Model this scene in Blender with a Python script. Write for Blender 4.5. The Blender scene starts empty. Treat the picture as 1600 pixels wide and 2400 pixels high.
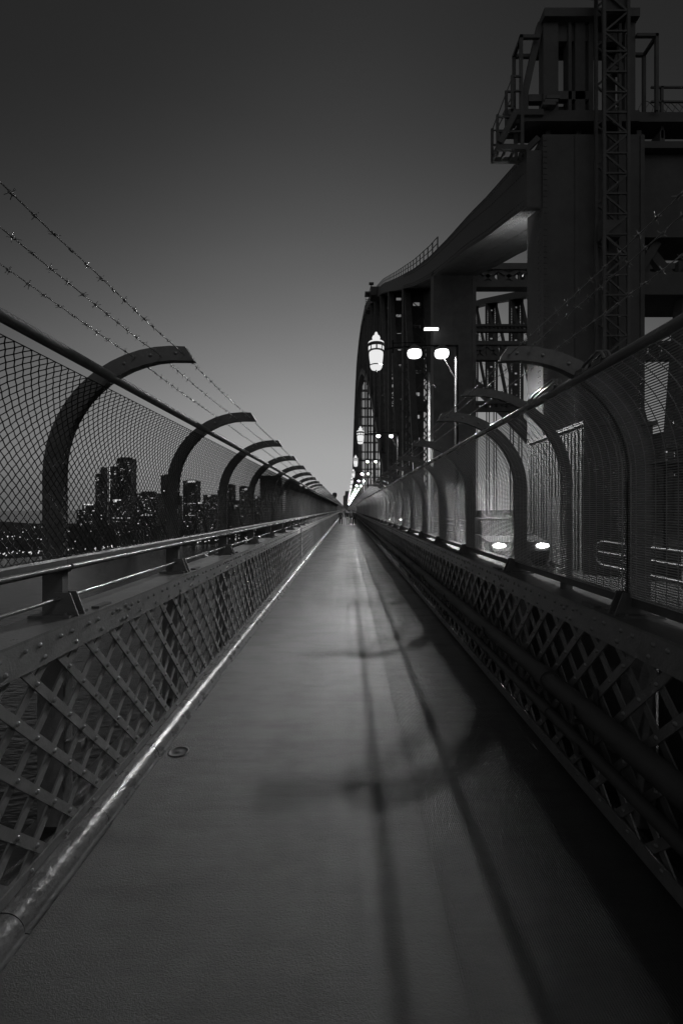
import bpy, math, random
from math import sin, cos, pi, radians, sqrt, atan2
from mathutils import Vector, Matrix

rnd = random.Random(7)
sc = bpy.context.scene
COL = sc.collection
F = 1067.0          # focal length in photograph pixels, used only to work out real sizes
EYE = 1.75

# ----------------------------------------------------------------------------- materials
def new_mat(name):
    m = bpy.data.materials.new(name); m.use_nodes = True
    nt = m.node_tree; nt.nodes.clear()
    out = nt.nodes.new('ShaderNodeOutputMaterial')
    return m, nt, out

def paint(name, alb, rough=0.45, scale=6.0, var=0.25, bump=0.15, bscale=60.0, metal=0.0, spec=0.5, stretch=(1, 1, 1)):
    """painted or bare surface: uneven tone, uneven gloss, fine relief"""
    m, nt, out = new_mat(name)
    N, L = nt.nodes, nt.links
    b = N.new('ShaderNodeBsdfPrincipled')
    tc = N.new('ShaderNodeTexCoord'); mp = N.new('ShaderNodeMapping')
    mp.inputs['Scale'].default_value = stretch
    L.new(tc.outputs['Object'], mp.inputs['Vector'])
    n1 = N.new('ShaderNodeTexNoise'); n1.inputs['Scale'].default_value = scale; n1.inputs['Detail'].default_value = 6
    n1.inputs['Roughness'].default_value = 0.65
    L.new(mp.outputs['Vector'], n1.inputs['Vector'])
    r = N.new('ShaderNodeMapRange')
    r.inputs['From Min'].default_value = 0.3; r.inputs['From Max'].default_value = 0.7
    r.inputs['To Min'].default_value = alb * (1 - var); r.inputs['To Max'].default_value = alb * (1 + var)
    L.new(n1.outputs['Fac'], r.inputs['Value'])
    oi = N.new('ShaderNodeObjectInfo'); mr = N.new('ShaderNodeMapRange'); mr.inputs['To Min'].default_value = 0.85; mr.inputs['To Max'].default_value = 1.15
    L.new(oi.outputs['Random'], mr.inputs['Value']); mu = N.new('ShaderNodeMath'); mu.operation = 'MULTIPLY'
    L.new(r.outputs['Result'], mu.inputs[0]); L.new(mr.outputs['Result'], mu.inputs[1])
    cmb = N.new('ShaderNodeCombineColor')
    for c in ('Red', 'Green', 'Blue'): L.new(mu.outputs[0], cmb.inputs[c])
    L.new(cmb.outputs['Color'], b.inputs['Base Color'])
    r2 = N.new('ShaderNodeMapRange')
    r2.inputs['From Min'].default_value = 0.3; r2.inputs['From Max'].default_value = 0.7
    r2.inputs['To Min'].default_value = max(0.05, rough - 0.1); r2.inputs['To Max'].default_value = min(1, rough + 0.12)
    L.new(n1.outputs['Fac'], r2.inputs['Value']); L.new(r2.outputs['Result'], b.inputs['Roughness'])
    n2 = N.new('ShaderNodeTexNoise'); n2.inputs['Scale'].default_value = bscale; n2.inputs['Detail'].default_value = 4
    L.new(mp.outputs['Vector'], n2.inputs['Vector'])
    bp = N.new('ShaderNodeBump'); bp.inputs['Strength'].default_value = bump; bp.inputs['Distance'].default_value = 0.01
    L.new(n2.outputs['Fac'], bp.inputs['Height']); L.new(bp.outputs['Normal'], b.inputs['Normal'])
    b.inputs['Metallic'].default_value = metal
    b.inputs['Specular IOR Level'].default_value = spec
    L.new(b.outputs['BSDF'], out.inputs['Surface'])
    return m

def glow(name, strength, sample=True):
    m, nt, out = new_mat(name)
    e = nt.nodes.new('ShaderNodeEmission'); e.inputs['Color'].default_value = (1, 1, 1, 1)
    e.inputs['Strength'].default_value = strength
    nt.links.new(e.outputs['Emission'], out.inputs['Surface'])
    if not sample: m.cycles.emission_sampling = 'NONE'
    return m

def walkway_mat():
    m, nt, out = new_mat('walkway_surface')
    N, L = nt.nodes, nt.links
    b = N.new('ShaderNodeBsdfPrincipled')
    g = N.new('ShaderNodeNewGeometry'); sx = N.new('ShaderNodeSeparateXYZ')
    L.new(g.outputs['Position'], sx.inputs['Vector'])
    def math_(op, a, b_=None, c=None):
        n = N.new('ShaderNodeMath'); n.operation = op
        for i, v in enumerate((a, b_, c)):
            if v is None: continue
            if isinstance(v, (int, float)): n.inputs[i].default_value = v
            else: L.new(v, n.inputs[i])
        return n.outputs[0]
    def noise(scale, detail, sc3=(1, 1, 1), rough=0.6):
        mp = N.new('ShaderNodeMapping'); mp.inputs['Scale'].default_value = sc3
        L.new(g.outputs['Position'], mp.inputs['Vector'])
        n = N.new('ShaderNodeTexNoise'); n.inputs['Scale'].default_value = scale
        n.inputs['Detail'].default_value = detail; n.inputs['Roughness'].default_value = rough
        L.new(mp.outputs['Vector'], n.inputs['Vector'])
        return n.outputs['Fac']
    big = noise(1.1, 5, (1, 0.45, 1)); mid = noise(7, 6); fine = noise(230, 3); grain = noise(90, 4, rough=0.8)
    spots = N.new('ShaderNodeTexVoronoi'); spots.inputs['Scale'].default_value = 1.7
    L.new(g.outputs['Position'], spots.inputs['Vector'])
    spot = math_('LESS_THAN', spots.outputs['Distance'], 0.02)
    wear = noise(2.3, 7, (0.75, 1.5, 1), 0.7); scuff = noise(5.5, 6, (0.25, 2.2, 1), 0.75)
    wear = math_('MULTIPLY_ADD', wear, 0.6, math_('MULTIPLY', scuff, 0.4))
    wr = N.new('ShaderNodeMapRange'); wr.inputs['From Min'].default_value = 0.38; wr.inputs['From Max'].default_value = 0.62; L.new(wear, wr.inputs['Value']); wear = wr.outputs['Result']
    tone = math_('ADD', math_('MULTIPLY_ADD', big, 0.04, FLOOR_ALB - 0.025), math_('MULTIPLY_ADD', mid, 0.03, -0.015))
    tone = math_('ADD', tone, math_('MULTIPLY_ADD', grain, 0.03, -0.015))
    # transverse joints between deck plates
    fy = math_('FRACT', math_('MULTIPLY_ADD', sx.outputs['Y'], 1 / 16.3, 1 - 13.3 / 16.3 + 0.5))
    joint = math_('LESS_THAN', math_('ABSOLUTE', math_('SUBTRACT', fy, 0.5)), 0.0009)
    # non-slip sheet seam along the deck
    seam = math_('LESS_THAN', math_('ABSOLUTE', math_('SUBTRACT', sx.outputs['X'], 0.93)), 0.004)
    keep = math_('SUBTRACT', 1.0, math_('MULTIPLY', math_('MAXIMUM', joint, math_('MULTIPLY', seam, 0.3)), 0.75))
    keep = math_('MULTIPLY', keep, math_('SUBTRACT', 1.0, math_('MULTIPLY', spot, 0.35)))
    keep = math_('MULTIPLY', keep, math_('MULTIPLY_ADD', wear, 0.5, 0.75))
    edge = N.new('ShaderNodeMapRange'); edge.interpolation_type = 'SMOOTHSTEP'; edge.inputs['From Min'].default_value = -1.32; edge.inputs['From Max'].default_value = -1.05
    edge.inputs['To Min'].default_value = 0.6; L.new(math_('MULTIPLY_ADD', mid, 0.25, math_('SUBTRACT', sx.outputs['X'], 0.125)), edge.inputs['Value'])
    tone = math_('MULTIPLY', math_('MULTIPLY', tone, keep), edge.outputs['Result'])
    tone = math_('MAXIMUM', tone, 0.01)
    cmb = N.new('ShaderNodeCombineColor')
    for c in ('Red', 'Green', 'Blue'): L.new(tone, cmb.inputs[c])
    L.new(cmb.outputs['Color'], b.inputs['Base Color'])
    tmp = math_('MULTIPLY_ADD', big, -0.25, 0.66)
    rough_ = math_('MULTIPLY_ADD', grain, 0.25, math_('MULTIPLY_ADD', wear, -0.20, math_('SUBTRACT', tmp, 0.165)))
    L.new(math_('MAXIMUM', rough_, 0.36), b.inputs['Roughness'])
    # ribs on the right-hand sheet
    ribs = math_('MULTIPLY', math_('SINE', math_('MULTIPLY', sx.outputs['X'], 2 * pi / 0.011)), 0.5)
    band = math_('GREATER_THAN', sx.outputs['X'], 0.42)
    hgt = math_('ADD', math_('MULTIPLY', grain, 1.0), math_('MULTIPLY', fine, 0.5))
    hgt = math_('ADD', hgt, math_('MULTIPLY', math_('MULTIPLY', ribs, band), 0.35))
    bp = N.new('ShaderNodeBump'); bp.inputs['Strength'].default_value = 0.85; bp.inputs['Distance'].default_value = 0.007
    L.new(hgt, bp.inputs['Height']); L.new(bp.outputs['Normal'], b.inputs['Normal'])
    b.inputs['Specular IOR Level'].default_value = 0.75
    L.new(b.outputs['BSDF'], out.inputs['Surface'])
    return m

FLOOR_ALB = 0.034
M = dict(
    steel=paint('grey_bridge_paint', 0.125, 0.6, 1.2, 0.22, 0.30, 25, spec=0.25),
    fence=paint('fence_paint', 0.13, 0.5, 8.0, 0.25, 0.12, 90, spec=0.3),
    lattice=paint('railing_paint', 0.19, 0.36, 7.0, 0.25, 0.22, 70),
    rivet=paint('rivet_paint', 0.26, 0.18, 30, 0.3, 0.05, 100, spec=0.8),
    wire=paint('chain_link_wire', 0.06, 0.7, 20, 0.2, 0.05, 100, spec=0.15),
    weld=paint('weldmesh_wire', 0.42, 0.40, 20, 0.2, 0.05, 100),
    barb=paint('barbed_wire_steel', 0.22, 0.40, 30, 0.3, 0.1, 200, metal=0.3),
    rail=paint('worn_handrail', 0.14, 0.24, 9.0, 0.25, 0.12, 60, stretch=(1, 0.2, 1)),
    pale_rail=paint('pale_top_rail', 0.26, 0.6, 9.0, 0.25, 0.12, 60, spec=0.2),
    bead=paint('rail_bead', 0.22, 0.25, 9.0, 0.35, 0.12, 60, stretch=(1, 0.2, 1)),
    kerb=paint('worn_kerb_paint', 0.13, 0.30, 9.0, 0.35, 0.5, 38, stretch=(1, 0.6, 1)),
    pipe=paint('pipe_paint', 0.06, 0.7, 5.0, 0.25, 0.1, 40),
    road=paint('asphalt', 0.06, 0.7, 2.0, 0.3, 0.5, 120),
    light=paint('light_grey_paint', 0.2, 0.45, 4.0, 0.2, 0.08, 60),
    mid=paint('mid_grey_paint', 0.13, 0.5, 4.0, 0.2, 0.1, 50),
    dark=paint('dark_paint', 0.08, 0.5, 4.0, 0.2, 0.1, 50),
    rubber=paint('tyre_rubber', 0.03, 0.8, 10, 0.2, 0.1, 80),
    carlight=paint('car_body_light', 0.22, 0.25, 2, 0.08, 0.02, 30),
    cardark=paint('car_body_dark', 0.08, 0.25, 2, 0.08, 0.02, 30),
    glass=paint('window_glass', 0.02, 0.08, 2, 0.1, 0.0, 30),
    tint=paint('tinted_windscreen', 0.03, 0.45, 2, 0.1, 0.0, 30),
    black=paint('black_pole_paint', 0.02, 0.7, 4, 0.2, 0.1, 50, spec=0.1),
    stone=paint('granite', 0.28, 0.8, 0.6, 0.25, 0.4, 3),
    tower=paint('tower_wall', 0.10, 0.5, 0.08, 0.2, 0.1, 0.5),
    land=paint('wooded_land', 0.05, 0.9, 0.02, 0.4, 0.8, 0.15),
    skin=paint('skin', 0.35, 0.6, 10, 0.1, 0.05, 40),
    cloth_dark=paint('dark_clothing', 0.05, 0.9, 12, 0.2, 0.2, 60),
    cloth_mid=paint('grey_clothing', 0.20, 0.9, 12, 0.2, 0.2, 60),
    cloth_light=paint('pale_clothing', 0.45, 0.9, 12, 0.2, 0.2, 60),
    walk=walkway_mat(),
    lantern=glow('lantern_glass_light', 0.82, False),
    lamp=glow('road_lamp_light', 12500.0),
    skirt=glow('lamp_glass_light', 3.0, False),
    strip=glow('strip_lamp_light', 2.5),
    head=glow('headlight_light', 6.0),
    cabin=glow('lit_cabin_window', 0.16, False),
    win=glow('lit_window', 0.95, False),
    windim=glow('dim_lit_window', 0.30, False),
    sign=glow('roof_sign_light', 0.85, False),
    dot=glow('distant_light', 0.8, False),
)

def water_mat():
    m, nt, out = new_mat('harbour_water'); N, L = nt.nodes, nt.links
    b = N.new('ShaderNodeBsdfPrincipled'); b.inputs['Base Color'].default_value = (0.03, 0.03, 0.03, 1)
    b.inputs['Roughness'].default_value = 0.22
    g = N.new('ShaderNodeNewGeometry')
    mp = N.new('ShaderNodeMapping'); mp.inputs['Scale'].default_value = (1, 2.2, 1); L.new(g.outputs['Position'], mp.inputs['Vector'])
    n = N.new('ShaderNodeTexNoise'); n.inputs['Scale'].default_value = 0.22; n.inputs['Detail'].default_value = 5
    L.new(mp.outputs['Vector'], n.inputs['Vector'])
    bp = N.new('ShaderNodeBump'); bp.inputs['Strength'].default_value = 0.6; bp.inputs['Distance'].default_value = 0.8
    L.new(n.outputs['Fac'], bp.inputs['Height']); L.new(bp.outputs['Normal'], b.inputs['Normal'])
    L.new(b.outputs['BSDF'], out.inputs['Surface'])
    return m
M['water'] = water_mat()

# ----------------------------------------------------------------------------- mesh helpers
class MB:
    def __init__(s): s.v = []; s.f = []; s.sm = []; s.mi = []; s.cur = 0
    def add(s, vs, fs, smooth=False):
        o = len(s.v); s.v += [tuple(p) for p in vs]
        for f in fs: s.f.append(tuple(i + o for i in f)); s.sm.append(smooth); s.mi.append(s.cur)
        return s
    def box(s, x0, x1, y0, y1, z0, z1):
        vs = [(x, y, z) for z in (z0, z1) for y in (y0, y1) for x in (x0, x1)]
        return s.add(vs, [(0, 2, 3, 1), (4, 5, 7, 6), (0, 1, 5, 4), (2, 6, 7, 3), (0, 4, 6, 2), (1, 3, 7, 5)])
    def bar(s, a, b, w, h, up=(0, 0, 1)):
        """box from a to b, w across, h along 'up'"""
        a, b = Vector(a), Vector(b); d = (b - a).normalized(); u = Vector(up)
        sd = d.cross(u)
        if sd.length < 1e-4: sd = d.cross(Vector((0, 1, 0)))
        sd.normalize(); u = sd.cross(d).normalized()
        vs = [p + sd * i * w / 2 + u * j * h / 2 for p in (a, b) for j in (-1, 1) for i in (-1, 1)]
        return s.add(vs, [(0, 2, 3, 1), (4, 5, 7, 6), (0, 1, 5, 4), (2, 6, 7, 3), (0, 4, 6, 2), (1, 3, 7, 5)])
    def tube(s, pts, r, n=6, caps=True, smooth=True, closed=False):
        pts = [Vector(p) for p in pts]; k = len(pts); rs = r if isinstance(r, (list, tuple)) else [r] * k
        vs = []; prev = None
        for i, p in enumerate(pts):
            if closed: d = pts[(i + 1) % k] - pts[i - 1]
            else: d = pts[min(i + 1, k - 1)] - pts[max(i - 1, 0)]
            d.normalize()
            if prev is None:
                a = d.orthogonal().normalized()
            else:
                a = prev - d * prev.dot(d)
                a = a.normalized() if a.length > 1e-6 else d.orthogonal().normalized()
            prev = a; c = d.cross(a)
            for j in range(n):
                t = 2 * pi * j / n; vs.append(p + (a * cos(t) + c * sin(t)) * rs[i])
        fs = []
        for i in range(k if closed else k - 1):
            i2 = (i + 1) % k
            for j in range(n):
                j2 = (j + 1) % n
                fs.append((i * n + j, i * n + j2, i2 * n + j2, i2 * n + j))
        s.add(vs, fs, smooth)
        if caps and not closed:
            s.add(vs[:n], [tuple(range(n - 1, -1, -1))]); s.add(vs[-n:], [tuple(range(n))])
        return s
    def lathe(s, prof, c=(0, 0, 0), n=14, smooth=True):
        vs = []; fs = []
        for r, z in prof:
            for j in range(n):
                t = 2 * pi * j / n; vs.append((c[0] + r * cos(t), c[1] + r * sin(t), c[2] + z))
        for i in range(len(prof) - 1):
            for j in range(n):
                j2 = (j + 1) % n
                fs.append((i * n + j, i * n + j2, (i + 1) * n + j2, (i + 1) * n + j))
        return s.add(vs, fs, smooth)
    def dome(s, c, nrm, r, n=6, flat=0.7):
        c = Vector(c); nn = Vector(nrm).normalized(); a = nn.orthogonal().normalized(); b = nn.cross(a)
        vs = [];
        for (rr, hh) in ((1, 0), (0.78, 0.6)):
            for j in range(n):
                t = 2 * pi * j / n; vs.append(c + (a * cos(t) + b * sin(t)) * r * rr + nn * r * hh * flat)
        vs.append(c + nn * r * flat)
        fs = []
        for j in range(n):
            j2 = (j + 1) % n; fs.append((j, j2, n + j2, n + j)); fs.append((n + j, n + j2, 2 * n))
        return s.add(vs, fs, True)
    def sweep(s, path, smooth=False):
        """path: list of rings (equal vertex count), closed rings, capped"""
        n = len(path[0]); vs = [p for r in path for p in r]; fs = []
        for i in range(len(path) - 1):
            for j in range(n):
                j2 = (j + 1) % n; fs.append((i * n + j, i * n + j2, (i + 1) * n + j2, (i + 1) * n + j))
        if not smooth:
            fs.append(tuple(range(n - 1, -1, -1))); k = (len(path) - 1) * n; fs.append(tuple(k + j for j in range(n)))
            return s.add(vs, fs, smooth)
        s.add(vs, fs, True); s.add(path[0], [tuple(range(n - 1, -1, -1))]); s.add(path[-1], [tuple(range(n))])
        return s
    def mesh(s, name, mat):
        me = bpy.data.meshes.new(name); me.from_pydata(s.v, [], s.f); me.update()
        me.polygons.foreach_set('use_smooth', s.sm)
        for m__ in (mat if isinstance(mat, (list, tuple)) else [mat]): me.materials.append(m__)
        me.polygons.foreach_set('material_index', s.mi)
        return me
    def build(s, name, mat, parent=None, loc=None):
        return put(name, s.mesh(name, mat), parent, loc)

def put(name, me, parent=None, loc=None, rot=None, scale=None):
    o = bpy.data.objects.new(name, me); COL.objects.link(o)
    if parent: o.parent = parent
    if loc is not None: o.location = loc
    if rot is not None: o.rotation_euler = rot
    if scale is not None: o.scale = scale
    return o
def thing(name, label, cat, loc=(0, 0, 0), group=None, rz=0):
    o = bpy.data.objects.new(name, None); COL.objects.link(o); o.location = loc; o.rotation_euler = (0, 0, rz)
    o.empty_display_size = 0.3
    o['label'] = label; o['category'] = cat
    if group: o['group'] = group
    return o
def tag(o, label, cat, group=None):
    o['label'] = label; o['category'] = cat
    if group: o['group'] = group
    return o
def structure(o): o['kind'] = 'structure'; return o
def stuff(o): o['kind'] = 'stuff'; return o
def sphere_mesh(name, r, mat, n=8, k=5):
    mb = MB(); mb.lathe([(max(1e-4, r * sin(pi * i / k)), -r * cos(pi * i / k)) for i in range(k + 1)], n=n); return mb.mesh(name, mat)

Y0, DY = 2.5, 1.7         # first fence post in view and post spacing
YEND = 560.0

# ----------------------------------------------------------------------------- setting
mb = MB(); mb.box(-1.75, 1.60, -6, YEND, -0.25, 0.0)
structure(mb.build('walkway', M['walk']))
mb = MB(); mb.box(1.604, 42, -40, YEND + 60, -0.6, -0.01)
structure(mb.build('road', M['road']))
# moulded kerb along the harbour side: short cast lengths with open joints
mb = MB()
prof = [(-1.428, 0.0), (-1.428, 0.088)] + [(-1.428 + 0.022 + 0.085 * sin(t), 0.004 + 0.084 * cos(t)) for t in [i * pi / 2 / 8 for i in range(9)]] + [(-1.300, 0.0)]
y = -3.0
while y < 240:
    ln = 0.72 + rnd.uniform(-0.06, 0.06); 
    if y > 40: ln = 8
    dz = rnd.uniform(-0.002, 0.002); dx = rnd.uniform(-0.002, 0.002)
    mb.sweep([[(px + dx, yy, pz + dz) for px, pz in prof] for yy in (y, y + ln - 0.004)], True)
    y += ln
mb.sweep([[(px, yy, pz) for px, pz in prof] for yy in (240, YEND)], True)
k = structure(mb.build('kerb', M['kerb']))

# water and land
mb = MB(); mb.add([(-9000, -2500, -52), (9000, -2500, -52), (9000, 14000, -52), (-9000, 14000, -52)], [(0, 1, 2, 3)])
structure(mb.build('water', M['water']))
def lerp_table(tab, x):
    if x <= tab[0][0]: return tab[0][1]
    for (a, va), (b, vb) in zip(tab, tab[1:]):
        if x <= b: return va + (vb - va) * (x - a) / (b - a)
    return tab[-1][1]
SHORE = [(-2500, 470), (-380, 486), (-300, 570), (-235, 660), (-150, 800), (-90, 720), (-30, 640), (900, 640)]
def smooth(t): t = max(0, min(1, t)); return t * t * (3 - 2 * t)
def land_h(x, y):
    d = y - lerp_table(SHORE, x)
    if d < 0: return -54
    wob = sin(x * 0.013 + 1.3) * 3 + sin(x * 0.041 + y * 0.01) * 2.0 + sin(x * 0.11 + y * 0.07) * 1.0
    rise = lerp_table([(-700, 17), (-430, 20), (-250, 24), (-60, 14), (200, 26)], x)
    return -50.5 + rise * smooth(d / 260) + wob * smooth(d / 120) - (60 * smooth((y - 1250) / 200) if x < -420 else 0)
mb = MB(); xs = [-4000, -3000, -2200, -1600, -1200, -900, -780] + [-700 + 14 * i for i in range(58)] + [140, 220, 350, 600, 1000, 1800, 3000, 4500]
ys = [455 + 13 * i for i in range(45)] + [1080, 1180, 1350, 1600, 2000, 2600, 3400, 4500, 6500, 9000]
vs = [(x, y, land_h(x, y)) for y in ys for x in xs]; nx = len(xs)
mb.add(vs, [(j * nx + i, j * nx + i + 1, (j + 1) * nx + i + 1, (j + 1) * nx + i) for j in range(len(ys) - 1) for i in range(nx - 1)], True)
structure(mb.build('land', M['land']))

# ----------------------------------------------------------------------------- curved safety fences
XP, HC, R = 1.60, 1.94, 0.66
XC = XP - R                                     # centre of the curve
def arc_path(r, h0, amax, nseg=12, nv=2):
    """points of a post line: up from h0, then round towards the walkway (side +1)"""
    p = [(XC + r, h0 + (HC - h0) * i / nv, 1.0, 0.0) for i in range(nv)]
    for i in range(nseg + 1):
        a = radians(amax) * i / nseg; p.append((XC + r * cos(a), HC + r * sin(a), cos(a), sin(a)))
    return p
def post_mesh(side, w=0.11, t=0.05, name='post', h0=1.168, seg=14):
    m_ = MB(); rings = []
    for q0, (x, h, nx_, nz_) in enumerate(arc_path(R, h0, 95, seg)):
        ring = []; k_ = 1 - 0.30 * max(0, q0 - 2) / seg
        for (ro, yo) in ((-w * k_ / 2, -t / 2), (w * k_ / 2, -t / 2), (w * k_ / 2, t / 2), (-w * k_ / 2, t / 2)):
            ring.append((side * (x + nx_ * ro), yo, h + nz_ * ro))
        if side < 0: ring.reverse()
        rings.append(ring)
    lo = sorted(range(4), key=lambda q_: rings[-1][q_][2])[:2]
    rings[-1] = [((p_[0] - side * 0.055, p_[1], p_[2]) if q_ in lo else p_) for q_, p_ in enumerate(rings[-1])]
    m_.sweep(rings)
    return m_.mesh(name, M['fence'])
def bolts_mesh(side):
    res = []
    for a in (66, 79, 91):
        m_ = MB(); aa = radians(a)
        m_.dome((side * (XC + R * cos(aa)), -0.025, HC + R * sin(aa)), (0, -1, 0), 0.011, 7, 0.9); res.append(m_.mesh('bolt', M['barb']))
    return res
def shoe_mesh(side):
    m_ = MB()
    # tapered gusset shoe either side of the post foot, with foot plate and bolt heads
    for yy in (-0.034, 0.026):
        q = [(1.452, 1.168), (1.60, 1.168), (1.585, 1.295), (1.50, 1.295)]
        ring1 = [(side * x, yy, z) for x, z in q]; ring2 = [(side * x, yy + 0.008, z) for x, z in q]
        m_.sweep([ring1, ring2])
    m_.box(*sorted((side * 1.47, side * 1.69)), -0.09, 0.09, 1.1675, 1.182)
    m_.box(*sorted((side * 1.445, side * 1.49)), 0.16, 0.30, 1.1675, 1.181)
    for yy in (-0.065, 0.065):
        m_.dome((side * 1.50, yy, 1.182), (0, 0, 1), 0.013, 6, 1.0)
    return m_.mesh('base_shoe', M['mid'])

SA = 56.0                                        # the mesh stops at the top rail, this far round the curve
def surf(s, h0, r):
    if s < HC - h0: return XC + r, h0 + s
    a = (s - (HC - h0)) / r
    return XC + r * cos(a), HC + r * sin(a)
def chainlink_mesh(side, h0=1.485, r=0.602, wr=0.0028):
    S = HC - h0 + r * radians(SA); c = 0.05; m_ = MB(); nL = int(round(DY / c))
    ns = int(S / c)
    for d in (1, -1):
        for j in range(-ns - 2, nL + ns + 2):
            pts = []
            for i in range(ns * 2 + 1):
                s = i * c / 2; u = j * c + d * s
                if -1e-6 <= u <= DY + 1e-6:
                    x, h = surf(s, h0, r + (0.0015 if (i + j) % 2 else -0.0015) * d); pts.append((side * x, u, h))
            if len(pts) > 1: m_.tube(pts, wr, 3, False)
    # knuckled edge wire at top and bottom
    for s in (0.0, ns * c):
        x, h = surf(s, h0, r); m_.tube([(side * x, 0, h), (side * x, DY, h)], 0.0025, 4, False)
    return m_.mesh('mesh_panel', M['wire'])
def weldmesh_mesh(side, h0=1.27, r=0.602):
    S = HC - h0 + r * radians(SA); m_ = MB()
    k = int(S / 0.0127)
    for i in range(k + 1):
        x, h = surf(i * 0.0127, h0, r); m_.tube([(side * x, 0, h), (side * x, DY, h)], 0.0034, 3, False, False)
    nv = 22
    for j in range(nv + 1):
        u = DY * j / nv
        pts = []
        for i in range(19):
            x, h = surf(S * i / 18, h0, r - 0.0035); pts.append((side * x, u, h))
        m_.tube(pts, 0.0021, 4, False)
    # flat edge strips of the sheet
    for u0 in (0.03, DY - 0.045):
        vs = []; 
        for i in range(15):
            x, h = surf(S * i / 14, h0, r - 0.006); vs += [(side * x, u0, h), (side * x, u0 + 0.016, h)]
        m_.add(vs, [(2 * i, 2 * i + 1, 2 * i + 3, 2 * i + 2) for i in range(14)])
    return m_.mesh('mesh_panel', M['weld'])
def top_rail_mesh(side):
    a = radians(SA + 1.0); x, h = XC + 0.612 * cos(a), HC + 0.612 * sin(a) + 0.012
    m_ = MB()
    y = -3.0
    pr = [(0.027 * cos(t), 0.021 * sin(t)) for t in [2 * pi * i / 10 for i in range(10)]]
    ca, sa = cos(a - pi / 2), sin(a - pi / 2)
    pr = [(px * ca - pz * sa, px * sa + pz * ca) for px, pz in pr]
    while y < YEND:
        ln = 6.8 if y < 100 else 100
        m_.sweep([[(side * (x + px), yy, h + pz) for px, pz in (pr if side > 0 else pr[::-1])] for yy in (y, min(YEND, y + ln - 0.006))], True)
        y += ln
    return m_.mesh('top_rail', M['rail'] if side > 0 else M['pale_rail'])
def barbed_mesh(side, x, h, seed):
    rr = random.Random(seed); m_ = MB()
    pts = [(side * x, -3 + 0.05 * 0, h)]
    pts = []
    y = -1.5
    while y < 60:
        ph = (y - Y0) / DY; sag = -0.010 * (1 - (2 * (ph - math.floor(ph)) - 1) ** 2)
        pts.append((side * x + rr.uniform(-.002, .002), y, h + sag + rr.uniform(-.002, .002))); y += 0.17
    pts += [(side * x, 120, h), (side * x, YEND, h)]
    m_.tube(pts, 0.0021, 5, False)
    y = 0.3
    while y < 48:
        ph = (y - Y0) / DY; sag = -0.010 * (1 - (2 * (ph - math.floor(ph)) - 1) ** 2)
        c = Vector((side * x, y, h + sag))
        m_.tube([c + Vector((0, -0.008, 0)), c + Vector((0, 0.008, 0))], 0.0046, 6, True)
        for dy in (-0.004, 0.004):
            t = rr.uniform(0, pi); d = Vector((cos(t), rr.uniform(-.5, .5), sin(t))).normalized() * rr.uniform(0.014, 0.020)
            m_.tube([c + Vector((0, dy, 0)) - d, c + Vector((0, dy, 0)) + d], [0.0010, 0.0010], 4, True)
        y += 0.09 + rr.uniform(-.006, .006) if y < 14 else 0.10
    return m_.mesh('barbed_wire', M['barb'])
def far_posts_mesh(side, k0):
    m_ = MB(); y = Y0 + DY * k0
    while y < YEND:
        rings = []
        for x, h, nx_, nz_ in arc_path(R, 1.168, 95, 5, 1):
            ring = [(side * (x + nx_ * ro), y + yo, h + nz_ * ro) for ro, yo in ((-.05, -.025), (.05, -.025), (.05, .025), (-.05, .025))]
            rings.append(ring if side > 0 else ring[::-1])
        m_.sweep(rings); y += DY
    return m_.mesh('far_posts', M['fence'])

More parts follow.
